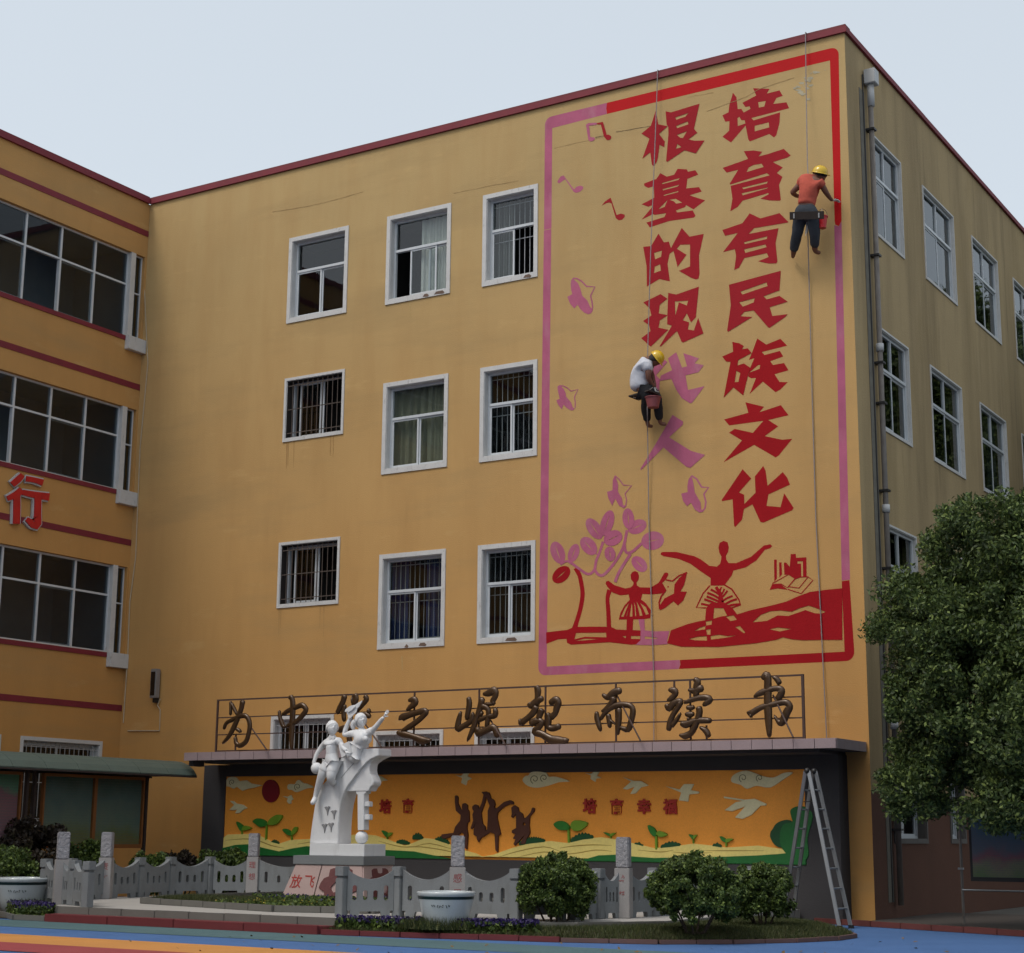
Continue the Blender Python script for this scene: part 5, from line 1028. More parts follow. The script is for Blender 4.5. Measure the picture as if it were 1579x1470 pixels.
mb = MB(); plate(mb, [dv([(690,290),(750,230),(830,200),(770,270),(700,310)])], lambda a, c: tuple(g(a, c, .075)), lambda a, c: tuple(g(a, c, .045))); mb.build('dove_wing', MARBLE, st, bevel=.008)

# ------------------------------------------------------------------ painters on ropes
def helmet(c, r, up, fwd, parent):
    u = Vector(up).normalized(); f = Vector(fwd); f = (f-u*f.dot(u)).normalized(); s = f.cross(u); M_ = Matrix((s, f, u)).transposed(); c = Vector(c)
    mb = MB(); n_ = 28; prof = [(0.0, 1.0), (.3, .96), (.55, .85), (.78, .64), (.93, .36), (1.0, .05), (1.0, 0), (1.22, -.06), (1.24, -.10), (.98, -.06), (.9, .2), (.7, .5), (0.0, .8)]
    for rr, z in prof:
        for q in range(n_):
            a = 2*math.pi*q/n_; k_ = 1.0
            if rr > 1.1: k_ = (1.0+.09*max(0, math.sin(a))) if math.sin(a) > 0 else .93
            rg = 1+.035*math.exp(-((math.cos(a)*rr/.16)**2)) if z > .1 and rr < .97 else 1
            mb.v.append(tuple(c+M_ @ Vector((rr*k_*math.cos(a)*.92, rr*k_*math.sin(a)*1.08, z*1.0*rg))*r))
    for j in range(len(prof)-1):
        for q in range(n_): mb.f.append((j*n_+q, j*n_+(q+1) % n_, (j+1)*n_+(q+1) % n_, (j+1)*n_+q))
    return mb.build('helmet', HELM, parent, smooth=True)
HAIR = mat('black_hair', srgb(20, 18, 18), .7)
# painter 1: coral shirt
p1 = root('person', tuple(wl(1243, 395, -.3)), 'painter in coral t-shirt and slate trousers reaching right to paint the red border', 'person')
o1 = lambda a, c, y: wl(a, c, -y)
NB1 = [(o1(1243, 322, .50), (.135, .105)), (o1(1244, 312, .50), (.125, .095)), (o1(1246, 299, .50), (.14, .10)), (o1(1250, 284, .48), (.15, .095)), (o1(1254, 276.5, .45), (.10, .08)), (o1(1259.5, 270.5, .42), .05), (o1(1264, 266, .40), .06),
  (o1(1238.5, 278, .46), .062), (o1(1230, 289, .48), .048), (o1(1221, 297.5, .44), .041), (o1(1228, 302, .30), .033), (o1(1234, 303.5, .2), .028),
  (o1(1264.5, 281, .42), .062), (o1(1270, 290.5, .38), .047), (o1(1274, 297.5, .32), .041), (o1(1280, 306, .20), .030), (o1(1283.5, 309.5, .13), .025),
  (o1(1236, 333, .50), .098), (o1(1231.5, 346, .46), .080), (o1(1229.5, 359, .42), .063), (o1(1226.5, 373, .32), .055), (o1(1224, 388, .2), .046), (o1(1223.3, 393, .15), .033), (o1(1222.5, 397, .07), .028),
  (o1(1251.5, 333, .50), .098), (o1(1254.5, 345, .47), .080), (o1(1256, 357, .42), .063), (o1(1256.5, 371, .32), .055), (o1(1256.3, 383.5, .20), .046), (o1(1257.5, 388.5, .15), .036), (o1(1265, 390.5, .07), .028)]
EB1 = [(0,1),(1,2),(2,3),(3,4),(4,5),(5,6),(3,7),(7,8),(8,9),(9,10),(10,11),(3,12),(12,13),(13,14),(14,15),(15,16),(0,17),(17,18),(18,19),(19,20),(20,21),(21,22),(22,23),(0,24),(24,25),(25,26),(26,27),(27,28),(28,29),(29,30)]
skinned('body', NB1, EB1, SKIN, p1)
gr = lambda n_, k_: (n_[0], tuple(x+k_ for x in n_[1]) if isinstance(n_[1], tuple) else n_[1]+k_)
def subset(NB, EB, idx, k_, scale_last=None):
    mp = {j: i for i, j in enumerate(idx)}; return [gr(NB[j], k_) for j in idx], [(mp[a], mp[c]) for a, c in EB if a in mp and c in mp]
n_, e_ = subset(NB1, EB1, [0,1,2,3,4,7,8,12,13], .030); n_[0] = (o1(1243.4, 319.5, .50), (.165, .135)); skinned('t_shirt', n_, e_, SHIRTO, p1)
n_, e_ = subset(NB1, EB1, [0,1,17,18,19,20,21,24,25,26,27,28], .020); skinned('trousers', n_, e_, TROU, p1)
h1 = head(o1(1264.5, 270.5, .38), .108, (.55, .60, -.60), (.35, -.1, .9), SKIN, p1, 'head', hair_mt=HAIR)
helmet(o1(1264.5, 267.2, .40)+Vector((0, 0, .0)), .125, (.30, -.15, .85), (.6, .35, -.35), p1)
hand(o1(1283.5, 309.5, .13), (.75, .6, .1), (0, 0, -1), GLOVE, p1, .95, .9, 'glove')
hand(o1(1233, 303, .21), (.8, .4, .1), (0, .5, -.5), GLOVE, p1, .95, .9, 'glove', side=-1)
br = root('paint_brush', tuple(o1(1286, 308, .07)), 'small paint brush pressed on the red border by the painter in coral', 'brush')
MB().tube([o1(1283, 309.5, .10), o1(1289, 306.6, .035)], .009, 8).build('handle', mat('brush_wood', srgb(190, 180, 160), .6), br)
MB().tube([o1(1288.5, 306.8, .04), o1(1291, 306, .01)], [.014, .018], 8).build('bristles', REDWET, br)
# painter 2: white shirt
p2 = root('person', tuple(wl(1005, 655, -.3)), 'painter in white t-shirt and dark trousers seated on a board above the pink character', 'person')
NB2 = [(o1(989, 601, .42), (.13, .12)), (o1(985.5, 590, .44), (.13, .115)), (o1(986.5, 577, .45), (.14, .12)), (o1(992, 564, .44), (.145, .11)), (o1(998, 557, .42), (.10, .085)), (o1(1003.5, 553.5, .41), .05), (o1(1008, 551.5, .40), .06),
  (o1(999, 564, .56), .062), (o1(1000, 574, .58), .05), (o1(999.5, 583, .56), .042), (o1(1004, 590.5, .48), .034), (o1(1008, 597, .42), .026),
  (o1(1000, 564, .32), .06), (o1(1003, 573, .26), .046), (o1(1005.5, 578, .24), .038), (o1(1008, 588, .30), .030), (o1(1010, 597, .36), .026),
  (o1(994, 605, .48), .10), (o1(1000.5, 610, .50), .085), (o1(996.5, 621, .42), .066), (o1(996.5, 636, .30), .052), (o1(998, 650, .20), .034), (o1(999.5, 657, .15), .033), (o1(1006.5, 657.5, .07), .026),
  (o1(1000, 604, .36), .10), (o1(1010.5, 610, .36), .082), (o1(1013.5, 620, .34), .064), (o1(1015.5, 635, .26), .052), (o1(1017, 648, .18), .036), (o1(1018.5, 653.5, .14), .034), (o1(1028, 654.5, .07), .026)]
EB2 = EB1
skinned('body', NB2, EB2, SKIN, p2)
n_, e_ = subset(NB2, EB2, [0,1,2,3,4,7,8,12,13], .034); n_[0] = (o1(988, 604.5, .43), (.185, .17)); n_[1] = (n_[1][0], (.165, .155)); skinned('t_shirt', n_, e_, SHIRTW, p2)
n_, e_ = subset(NB2, EB2, [0,17,18,19,20,21,24,25,26,27,28], .020); skinned('trousers', n_, e_, BLACK, p2)
head(o1(1009.5, 555.5, .40), .105, (.75, .35, -.65), (.55, 0, .8), SKIN, p2, 'head', hair_mt=HAIR)
helmet(o1(1013.0, 552.0, .40), .125, (.78, .1, .55), (.5, .3, -.8), p2)
hand(o1(1008, 597, .42), (.4, .1, -.8), (.8, 0, .3), GLOVE, p2, .95, .8, 'glove')
hand(o1(1010, 597, .36), (.3, .1, -.9), (-.5, 0, -.3), GLOVE, p2, .95, .8, 'glove', side=-1)
for o in bpy.data.objects:
    if o.name.split('.')[0] in ('t_shirt', 'trousers'):      # creases in the cloth
        for v in o.data.vertices:
            q = v.co; v.co = q+Vector((noise.noise(q*13), noise.noise(q*13+Vector((7, 0, 0))), noise.noise(Vector((q.x*9, q.y*9, q.z*22)))))*.009
# seat boards, buckets, ropes
def seat(P, w_, tilt, yawt, label):
    r = root('seat_board', tuple(P), label, 'seat', 'hanging seat boards'); R_ = Matrix.Rotation(yawt, 3, 'Z') @ Matrix.Rotation(.16 if abs(tilt) > 1 else 0, 3, 'Y') @ Matrix.Rotation(tilt, 3, 'X')
    F = lambda x, y, z: tuple(P+R_ @ Vector((x, y, z)))
    mb = MB(); hw = .065 if abs(tilt) > 1 else .12; mb.box(-w_/2, w_/2, -hw, hw, -.014, .014, F); mb.build('plank', BOARD, r, bevel=.004)
    mb = MB(); mb.box(-w_/2+.07, -w_/2+.09, -hw*.6, hw*.6, -.022, -.0141, F); mb.box(w_/2-.09, w_/2-.07, -hw*.6, hw*.6, -.022, -.0141, F); mb.build('strap', GLOVE, r)
    return r, F
sr, sF = seat(wl(1244, 332.5, -.66), .60, -1.2, 0.0, 'dark seat board under the painter in coral')
sr2, sF2 = seat(wl(992.5, 609.5, -.44), .52, -.12, -.35, 'brown seat board under the painter in white')
def bucket(P, r0, r1, h_, mt, label):
    r = root('bucket', tuple(P), label, 'bucket')
    MB().lathe(P, [(0, -h_), (r0, -h_), (r1, 0), (r1+.012, 0), (r1+.012, .014), (r1-.008, .014), (r1-.012, -.01), (r0-.01, -h_+.01), (0, -h_+.01)], 28).build('bucket_shell', mt, r, smooth=False)
    MB().lathe(P, [(0, -h_*.45), (r1-.02, -h_*.45)], 20).build('paint_inside', REDWET, r)
    hp = [P+Vector((math.cos(t)*(r1+.006), 0, math.sin(t)*(r1+.06))) for t in [math.pi*i/12 for i in range(13)]]
    MB().tube(hp, .004, 6).build('bail_handle', DARKMET, r); return r
b1 = wl(1267.5, 335.5, -.40); bucket(b1, .062, .088, .19, BUCKR, 'small bright red paint bucket hung beside the painter in coral')
b2 = wl(1007.0, 614, -.52); bucket(b2, .095, .132, .17, BUCKP, 'dusty pink paint bucket hung at the knees of the painter in white')
MB().tube([b1+Vector((0, 0, .15)), Vector(sF(.27, 0, 0))], .005, 6).build('bucket_cord', ROPE, sr)
MB().tube([b2+Vector((0, 0, .19)), Vector(sF2(.22, -.1, 0))], .005, 6).build('bucket_cord', ROPE, sr2)
def rope(pts, label, r_=.009):
    o = root('rope', tuple(pts[-1]), label, 'rope'); pts = [Vector(p) for p in pts]; P = []
    for a, c in zip(pts[:-1], pts[1:]):
        k_ = max(2, int((c-a).length/.05))
        for i in range(k_): P.append(a.lerp(c, i/k_))
    P.append(pts[-1]); mb = MB()
    for ph in (0, 2.094, 4.189):      # three twisted strands
        mb.tube([p+Vector((math.cos(i*.9+ph)*r_*.45, math.sin(i*.9+ph)*r_*.45, 0)) for i, p in enumerate(P)], r_*.62, 5)
    mb.build('strands', ROPE, o, smooth=True); return o
rope([(12.43, .35, ROOF+.05), wl(1014, 108, -.075), wl(1012.5, 160, -.1), wl(1003, 400, -.3), wl(998.5, 552, -.33)], 'upper rope over the parapet holding the painter in white')
rope([wl(998, 612, -.6), wl(998.3, 640, -.5), wl(998.6, 665, -.12), wl(1000.5, 800, -.03), wl(1005, 950, -.03), wl(1008, 1040, -.03), (12.27, -.06, 2.77)], 'rope hanging below the painter in white down to the canopy')
rope([(15.3, .35, ROOF+.05), wl(1242, 50, -.075), wl(1243, 130, -.12), wl(1245, 250, -.35), wl(1246.5, 278, -.42)], 'upper rope over the parapet holding the painter in coral')
rope([wl(1244.5, 335, -.45), wl(1246, 370, -.3), wl(1247.5, 430, -.05), wl(1252, 600, -.03), wl(1258, 800, -.03), wl(1266, 960, -.03), (15.32, -.06, 2.77)], 'rope hanging below the painter in coral down to the canopy')
rg = root('rag', tuple(wl(1243.5, 350, -.42)), 'small white rag dangling between the legs of the painter in coral', 'rag')
mb = MB(); plate(mb, [[(1243.6,333),(1246,336),(1245.5,350),(1245,357),(1242,365),(1241.6,358),(1242.8,350),(1242,342)]], lambda a, c: tuple(wl(a, c, -.43)), lambda a, c: tuple(wl(a, c, -.415))); mb.build('rag_cloth', GLOVE, rg)

# ------------------------------------------------------------------ ladder
ld = root('step_ladder', (15.7, -1.35, 0), 'tall aluminium folding ladder standing open beside the relief wall', 'ladder')
A0, A1, B0, B1 = gd(1295, 1433), gd(1312.5, 1432), gd(1206, 1426), gd(1221, 1425)
hx = Vector(((A0.x+B0.x)/2+.05, (A0.y+B0.y)/2-.02, 0)); hx2 = Vector(((A1.x+B1.x)/2, (A1.y+B1.y)/2+.05, 0))
HT = 2.26; T0 = Vector((hx.x, hx.y, HT)); sp_ = (A1-A0); T1 = T0+sp_*.62
def rail(a, c, name='rail'):
    d = (c-a).normalized(); s = d.cross(Vector((0, 1, 0))).normalized(); t = d.cross(s); mb = MB(); L = (c-a).length
    mb.box(-.028, .028, -.014, .014, 0, L, lambda x, y, z: tuple(a+s*x+t*y+d*z)); return mb.build(name, ALU, ld, bevel=.004)
rail(A0, T0); rail(A1, T1); rail(B0, T0+Vector((-.05, .0, 0))); rail(B1, T1+Vector((-.05, 0, 0)))
for i in range(1, 8):
    t = i/8
    MB().tube([A0.lerp(T0, t), A1.lerp(T1, t)], .013, 8).build('rung', ALU, ld, smooth=True)
    MB().tube([B0.lerp(T0+Vector((-.05, 0, 0)), t), B1.lerp(T1+Vector((-.05, 0, 0)), t)], .013, 8).build('rung', ALU, ld, smooth=True)
for p, q in ((T0, 1), (T1, 1)): MB().ball(p+Vector((-.025, 0, 0)), .045, 14).build('hinge', DARKMET, ld, smooth=True)
for p in (A0, A1, B0, B1): MB().box(p.x-.035, p.x+.035, p.y-.025, p.y+.025, 0.001, .05).build('rubber_foot', BLACK, ld)
MB().tube([A0.lerp(T0, .8), B0.lerp(T0, .8)], .006, 6).build('stay_strap', DARKMET, ld)
dr = root('black_rag', tuple(gd(1225, 1424)), 'crumpled black cloth on the blue ground at the ladder foot', 'cloth')
mb = MB(); c_ = gd(1226, 1424)
mb.ball((c_.x, c_.y, .03), (.14, .07, .035), 12); o = mb.build('cloth_heap', BLACK, dr, smooth=True)
for v in o.data.vertices: v.co += Vector((noise.noise(v.co*14)*.05, noise.noise(v.co*11+Vector((3, 0, 0)))*.05, noise.noise(v.co*17)*.02))

# ------------------------------------------------------------------ flower pots
def pot(P, R_, h_, label):
    r = root('flower_pot', tuple(P), label, 'pot', 'large glazed pots'); 
    MB().lathe(P, [(0, 0), (R_*.62, 0), (R_*.70, .02), (R_*.82, h_*.35), (R_*.92, h_*.7), (R_*.95, h_*.80)], 48).build('pot_body', GLAZE, r, smooth=True)
    MB().lathe(P, [(R_*.955, h_*.80), (R_*.975, h_*.88)], 48).build('dark_band', GLAZED, r, smooth=True)
    MB().lathe(P, [(R_*.975, h_*.88), (R_, h_*.92), (R_*1.01, h_*.97), (R_*.99, h_), (R_*.88, h_), (R_*.86, h_*.95), (R_*.8, h_*.5), (0, h_*.45)], 48).build('rim', GLAZE, r, smooth=True)
    MB().lathe(P, [(R_*.8, h_*.8), (0, h_*.82)], 32).build('pot_soil', SOIL, r)
    v = Vector((CAMP.x-P[0], CAMP.y-P[1], 0)).normalized()
    ang0 = math.atan2(v.y, v.x)
    for i in range(7):
        a = ang0-.55+.11*i; n = Vector((math.cos(a), math.sin(a), 0)); P_ = Vector(P)+n*(R_*.915)+Vector((0, 0, h_*.62)); right = Zv.cross(n)
        md = MB(); rr_ = random.Random(i)
        for k_ in range(3):
            c0 = rr_.uniform(-.012, .012), rr_.uniform(-.014, .014); plate(md, [ell(c0[0], c0[1], rr_.uniform(.006, .014), rr_.uniform(.003, .006), rr_.uniform(0, 180), 10)], lambda u, v_: tuple(P_+right*u+Zv*v_+n*(.003+.0006*k_)))
        md.build('glaze_mark', GLAZED, r)
    return r
pot(Vector((12.8, -7.05, .11)), .375, .46, 'glazed white flower pot with a dark green band in front of the fence')
pot(Vector((4.62, -6.62, .05)), .43, .52, 'glazed white flower pot with a dark green band at the left edge')

# ------------------------------------------------------------------ notice boards
nb = root('noticeboard_shelter', (2.5, -3.2, 0), 'long notice board under a curved green roof in front of the left wing', 'noticeboard')
for y in (-1.78, -4.72, -7.6):
    MB().box(2.46, 2.53, y-.03, y+.03, 0, 2.44).build('post', POSTST, nb, bevel=.004)
for y in (-4.48, -7.35): MB().box(2.40, 2.46, y-.03, y+.03, 0, 2.42).build('post', POSTST, nb, bevel=.004)
# arched ribbed roof
NS = 12
for seg in range(10):
    ya, yb = -8.6+seg*.755, -8.6+(seg+1)*.755
    mb = MB(); rows = 8
    for i in range(rows):
        for y0_, y1_ in ((ya+.004, yb-.004),):
            def P(t, y, th=0): a = math.radians(20+t*140); return (2.5+(.62)*math.cos(a), y, 2.17+.42*math.sin(a)+th)
            t0, t1 = i/rows, (i+1)/rows
            mb.quad(P(t0, y0_), P(t1, y0_), P(t1, y1_), P(t0, y1_)); mb.quad(P(t0, y0_, .018), P(t1, y0_, .018), P(t1, y1_, .018), P(t0, y1_, .018))
            mb.quad(P(t0, y0_), P(t1, y0_), P(t1, y0_, .018), P(t0, y0_, .018)); mb.quad(P(t0, y1_), P(t1, y1_), P(t1, y1_, .018), P(t0, y1_, .018))
    mb.build('roof_sheet', SHROOF, nb, smooth=False)
for x in (1.93, 3.07): MB().box(x-.02, x+.02, -8.6, -1.06, 2.285, 2.315).build('gutter_rail', POSTST, nb)
for y in (-1.78, -4.72, -7.6): MB().box(1.95, 3.05, y-.02, y+.02, 2.29, 2.315).build('roof_beam', POSTST, nb)
def board(y0, y1, cols, tone, lb):
    f = MB(); z0, z1 = .98, 2.27
    for a, b_, c, d in ((y0, y1, z0, z0+.07), (y0, y1, z1-.05, z1)): f.box(2.47, 2.54, a, b_, c, d)
    ws = (y1-y0)/cols
    for i in range(cols+1): yy = y0+ws*i; f.box(2.471, 2.541, max(y0, yy-.035), min(y1, yy+.035), z0+.07, z1-.05)
    fo = f.build('board_frame', WOODO, nb); fo['label'] = lb
    for i in range(cols):
        a, b_ = y0+ws*i+.035, y0+ws*(i+1)-.035
        MB().box(2.475, 2.485, a, b_, z0+.07, z1-.05).build('poster', tone, fo)
        MB().box(2.515, 2.519, a, b_, z0+.07, z1-.05).build('glass_pane', GLASSD, fo)
def poster(name, stops, axis=2, z0=1.0, z1=2.25, lines=40):
    M = bpy.data.materials.new(name); M.use_nodes = True; n = M.node_tree; B = n.nodes['Principled BSDF']; B.inputs['Roughness'].default_value = .7
    tc = n.nodes.new('ShaderNodeTexCoord'); sx = n.nodes.new('ShaderNodeSeparateXYZ'); n.links.new(tc.outputs['Object'], sx.inputs[0])
    mr = n.nodes.new('ShaderNodeMapRange'); mr.inputs[1].default_value = z0; mr.inputs[2].default_value = z1; n.links.new(sx.outputs[2], mr.inputs[0])
    nz = n.nodes.new('ShaderNodeTexNoise'); nz.inputs['Scale'].default_value = 3; n.links.new(tc.outputs['Object'], nz.inputs[0])
    ad = n.nodes.new('ShaderNodeMath'); ad.operation = 'MULTIPLY_ADD'; ad.inputs[1].default_value = .5; n.links.new(nz.outputs[0], ad.inputs[0]); n.links.new(mr.outputs[0], ad.inputs[2])
    sb = n.nodes.new('ShaderNodeMath'); sb.operation = 'SUBTRACT'; sb.inputs[1].default_value = .25; n.links.new(ad.outputs[0], sb.inputs[0])
    cr = n.nodes.new('ShaderNodeValToRGB'); n.links.new(sb.outputs[0], cr.inputs[0]); e = cr.color_ramp.elements
    e[0].position = stops[0][0]; e[0].color = stops[0][1]; e[1].position = stops[-1][0]; e[1].color = stops[-1][1]
    for p, c in stops[1:-1]: x = e.new(p); x.color = c
    # printed lines of small text
    wv = n.nodes.new('ShaderNodeTexWave'); wv.bands_direction = 'Z'; wv.inputs['Scale'].default_value = lines/6.28; n.links.new(tc.outputs['Object'], wv.inputs[0])
    n2 = n.nodes.new('ShaderNodeTexNoise'); n2.inputs['Scale'].default_value = 45; n.links.new(tc.outputs['Object'], n2.inputs[0])
    ml = n.nodes.new('ShaderNodeMath'); ml.operation = 'MULTIPLY'; n.links.new(wv.outputs['Fac'], ml.inputs[0]); n.links.new(n2.outputs[0], ml.inputs[1])
    m2 = n.nodes.new('ShaderNodeMapRange'); m2.inputs[1].default_value = .38; m2.inputs[2].default_value = .46; m2.inputs[4].default_value = .55; n.links.new(ml.outputs[0], m2.inputs[0])
    mx = n.nodes.new('ShaderNodeMixRGB'); mx.inputs[2].default_value = (.1, .12, .12, 1); n.links.new(m2.outputs[0], mx.inputs[0]); n.links.new(cr.outputs[0], mx.inputs[1]); n.links.new(mx.outputs[0], B.inputs['Base Color'])
    MATS[name] = M; return M
PG = poster('green_landscape_poster', [(0, srgb(110, 96, 58)), (.15, srgb(98, 106, 72)), (.35, srgb(98, 112, 102)), (.7, srgb(78, 98, 98)), (1, srgb(62, 82, 76))])
PP = poster('pink_list_poster', [(0, srgb(134, 98, 106)), (.7, srgb(134, 90, 102)), (.8, srgb(90, 130, 110)), (1, srgb(80, 120, 90))])
board(-4.36, -1.86, 2, PG, 'wooden board frame with two faded green posters')
board(-7.2, -4.86, 2, PP, 'wooden board frame with pink lists')
rb = root('noticeboard', (18.5, -.4, 0), 'low notice board with a blue, pink and green poster under the tree at right', 'noticeboard')
MB().box(17.62, 20.1, -.42, -.36, .68, 1.72).build('backing', DARKMET, rb)
MB().box(17.66, 20.06, -.43, -.422, .74, 1.68).build('poster', poster('rainbow_poster', [(0, srgb(90, 112, 74)), (.2, srgb(118, 118, 96)), (.32, srgb(128, 84, 94)), (.45, srgb(92, 98, 112)), (.7, srgb(68, 94, 112)), (1, srgb(48, 72, 96))], z0=.74, z1=1.68, lines=60), rb)
MB().tube([(17.47, -.36, 0), (17.47, -.36, 1.72)], .022, 10).build('post', PIPE, rb); MB().tube([(20.3, -.36, 0), (20.3, -.36, 1.72)], .022, 10).build('post', PIPE, rb)
MB().tube([(17.47, -.37, .55), (20.3, -.37, .55)], .014, 8).build('rail', ALU, rb); MB().box(17.44, 17.52, -.44, -.40, .84, .87).build('clamp', ALU, rb)

# ------------------------------------------------------------------ vegetation
def leaf_cloud(pts, size, aspect=1.8, up=.3, jit=.5):
    n_ = len(pts); d = rng.normal(size=(n_, 3)); d[:, 2] = np.abs(d[:, 2])*.6+up*.5; nr = d/np.linalg.norm(d, axis=1)[:, None]
    t = rng.normal(size=(n_, 3)); t -= nr*(t*nr).sum(1)[:, None]; t /= np.linalg.norm(t, axis=1)[:, None]; b_ = np.cross(nr, t)
    s = size*(1+jit*(rng.random(n_)-.5))[:, None]; L = t*s*aspect*.5; Wd = b_*s*.5
    v = np.stack([pts-L, pts-L*.1+Wd+nr*s*.06, pts+L, pts-L*.1-Wd+nr*s*.06], 1).reshape(-1, 3)
    f = np.arange(n_*4).reshape(-1, 4); return v, f
def mesh_np(name, v, f, mt, parent=None):
    me = bpy.data.meshes.new(name); me.vertices.add(len(v)); me.vertices.foreach_set('co', v.astype(np.float32).ravel()); k_ = f.shape[1]
    me.loops.add(f.size); me.loops.foreach_set('vertex_index', f.astype(np.int32).ravel()); me.polygons.add(len(f)); me.polygons.foreach_set('loop_start', np.arange(0, f.size, k_, dtype=np.int32))
    me.update(calc_edges=True); o = bpy.data.objects.new(name, me); COL.objects.link(o); me.materials.append(mt)
    if parent is not None: o.parent = parent
    return o
def blobpts(c, rad, n_, lumps, seed, shell=.55, flat_bottom=-.75):
    """points spread through the crown: many leaf clumps around its surface, thin inside"""
    r = np.random.default_rng(seed); out = []; k_ = lumps; cl = []
    while len(cl) < k_:
        d = r.normal(size=3); d /= np.linalg.norm(d)
        if d[2] < flat_bottom: continue
        cl.append((d*np.array(rad)*r.uniform(shell, .93), r.uniform(.6, 1.25)))
    per = n_//k_
    for p, s in cl:
        q = r.normal(size=(per, 3)); q /= np.linalg.norm(q, axis=1)[:, None]; q *= (r.random(per)**.45)[:, None]
        out.append(p+q*np.array(rad).mean()*s*(1.5/np.sqrt(k_)+.05))
    return np.concatenate(out)+np.array(c)
def shrub(x, y, z0, rx, rz, label, n_=7000, leaf=.042, mt=None, lumps=70, trunk=.25, seed=1, cat='bush', group=None, name='round_bush'):
    r = root(name, (x, y, z0), label, cat, group); ctr = (0, 0, trunk+rz)
    pts = blobpts(ctr, (rx, rx, rz), n_, lumps, seed); v, f = leaf_cloud(pts, leaf, 1.7); mesh_np('foliage', v, f, mt or LEAFB, r)
    rr = random.Random(seed); mb = MB()
    for i in range(6):
        a = i*1.05+rr.random(); e = (math.cos(a)*rx*.55, math.sin(a)*rx*.55, trunk+rz*.8)
        mb.tube([(math.cos(a)*.02, math.sin(a)*.02, 0), (e[0]*.35, e[1]*.35, trunk*.6), e], [.022, .016, .006], 6)
    me = bpy.data.meshes.new('stems'); me.from_pydata(mb.v, [], mb.f); me.update(); o = bpy.data.objects.new('stems', me); COL.objects.link(o); me.materials.append(BARK); o.parent = r
    return r
def gp(a, b_, z): p = gd(a, b_, z); return p.x, p.y
x, y = gp(857, 1432, .11); x1, y1 = gp(1072, 1440, .11); x2, y2 = gp(1175, 1433, .11)
shrub(x, y, .11, .56, .47, 'clipped round bush left of the stone pillar on the lawn', 34000, .027, trunk=.03, seed=3, lumps=260, group='round clipped bushes on the lawn')
shrub(x1, y1, .11, .64, .48, 'widest clipped round bush with bare stems, middle of the lawn', 36000, .027, trunk=.03, seed=5, lumps=280, group='round clipped bushes on the lawn')
shrub(x2, y2, .11, .46, .43, 'smaller clipped bush beside the ladder on the lawn', 24000, .027, trunk=.03, seed=8, lumps=200, group='round clipped bushes on the lawn')
shrub(3.55, -6.0, .05, .6, .42, 'round green bush behind the left flower pot', 9000, .036, trunk=.12, seed=11)
shrub(2.9, -3.6, .02, .55, .5, 'green bush behind the second pillar under the board', 8000, .04, trunk=.1, seed=13, name='garden_shrub')
shrub(3.5, -2.6, .02, .42, .42, 'bright green shrub right of the second pillar', 7000, .04, trunk=.1, seed=15, name='garden_shrub')
shrub(3.1, -1.35, .02, .5, .42, 'dark reddish shrub at the foot of the right board post', 7000, .04, mt=LEAFD, trunk=.08, seed=17, name='garden_shrub')
shrub(3.85, -.95, .02, .62, .46, 'wide green bush against the ochre wall left of the relief', 9000, .04, trunk=.08, seed=19, name='garden_shrub')
shrub(2.9, -4.85, .02, .75, .62, 'tall dark sparse shrub in front of the notice board', 6000, .05, mt=LEAFD, trunk=.25, seed=21, name='garden_shrub')

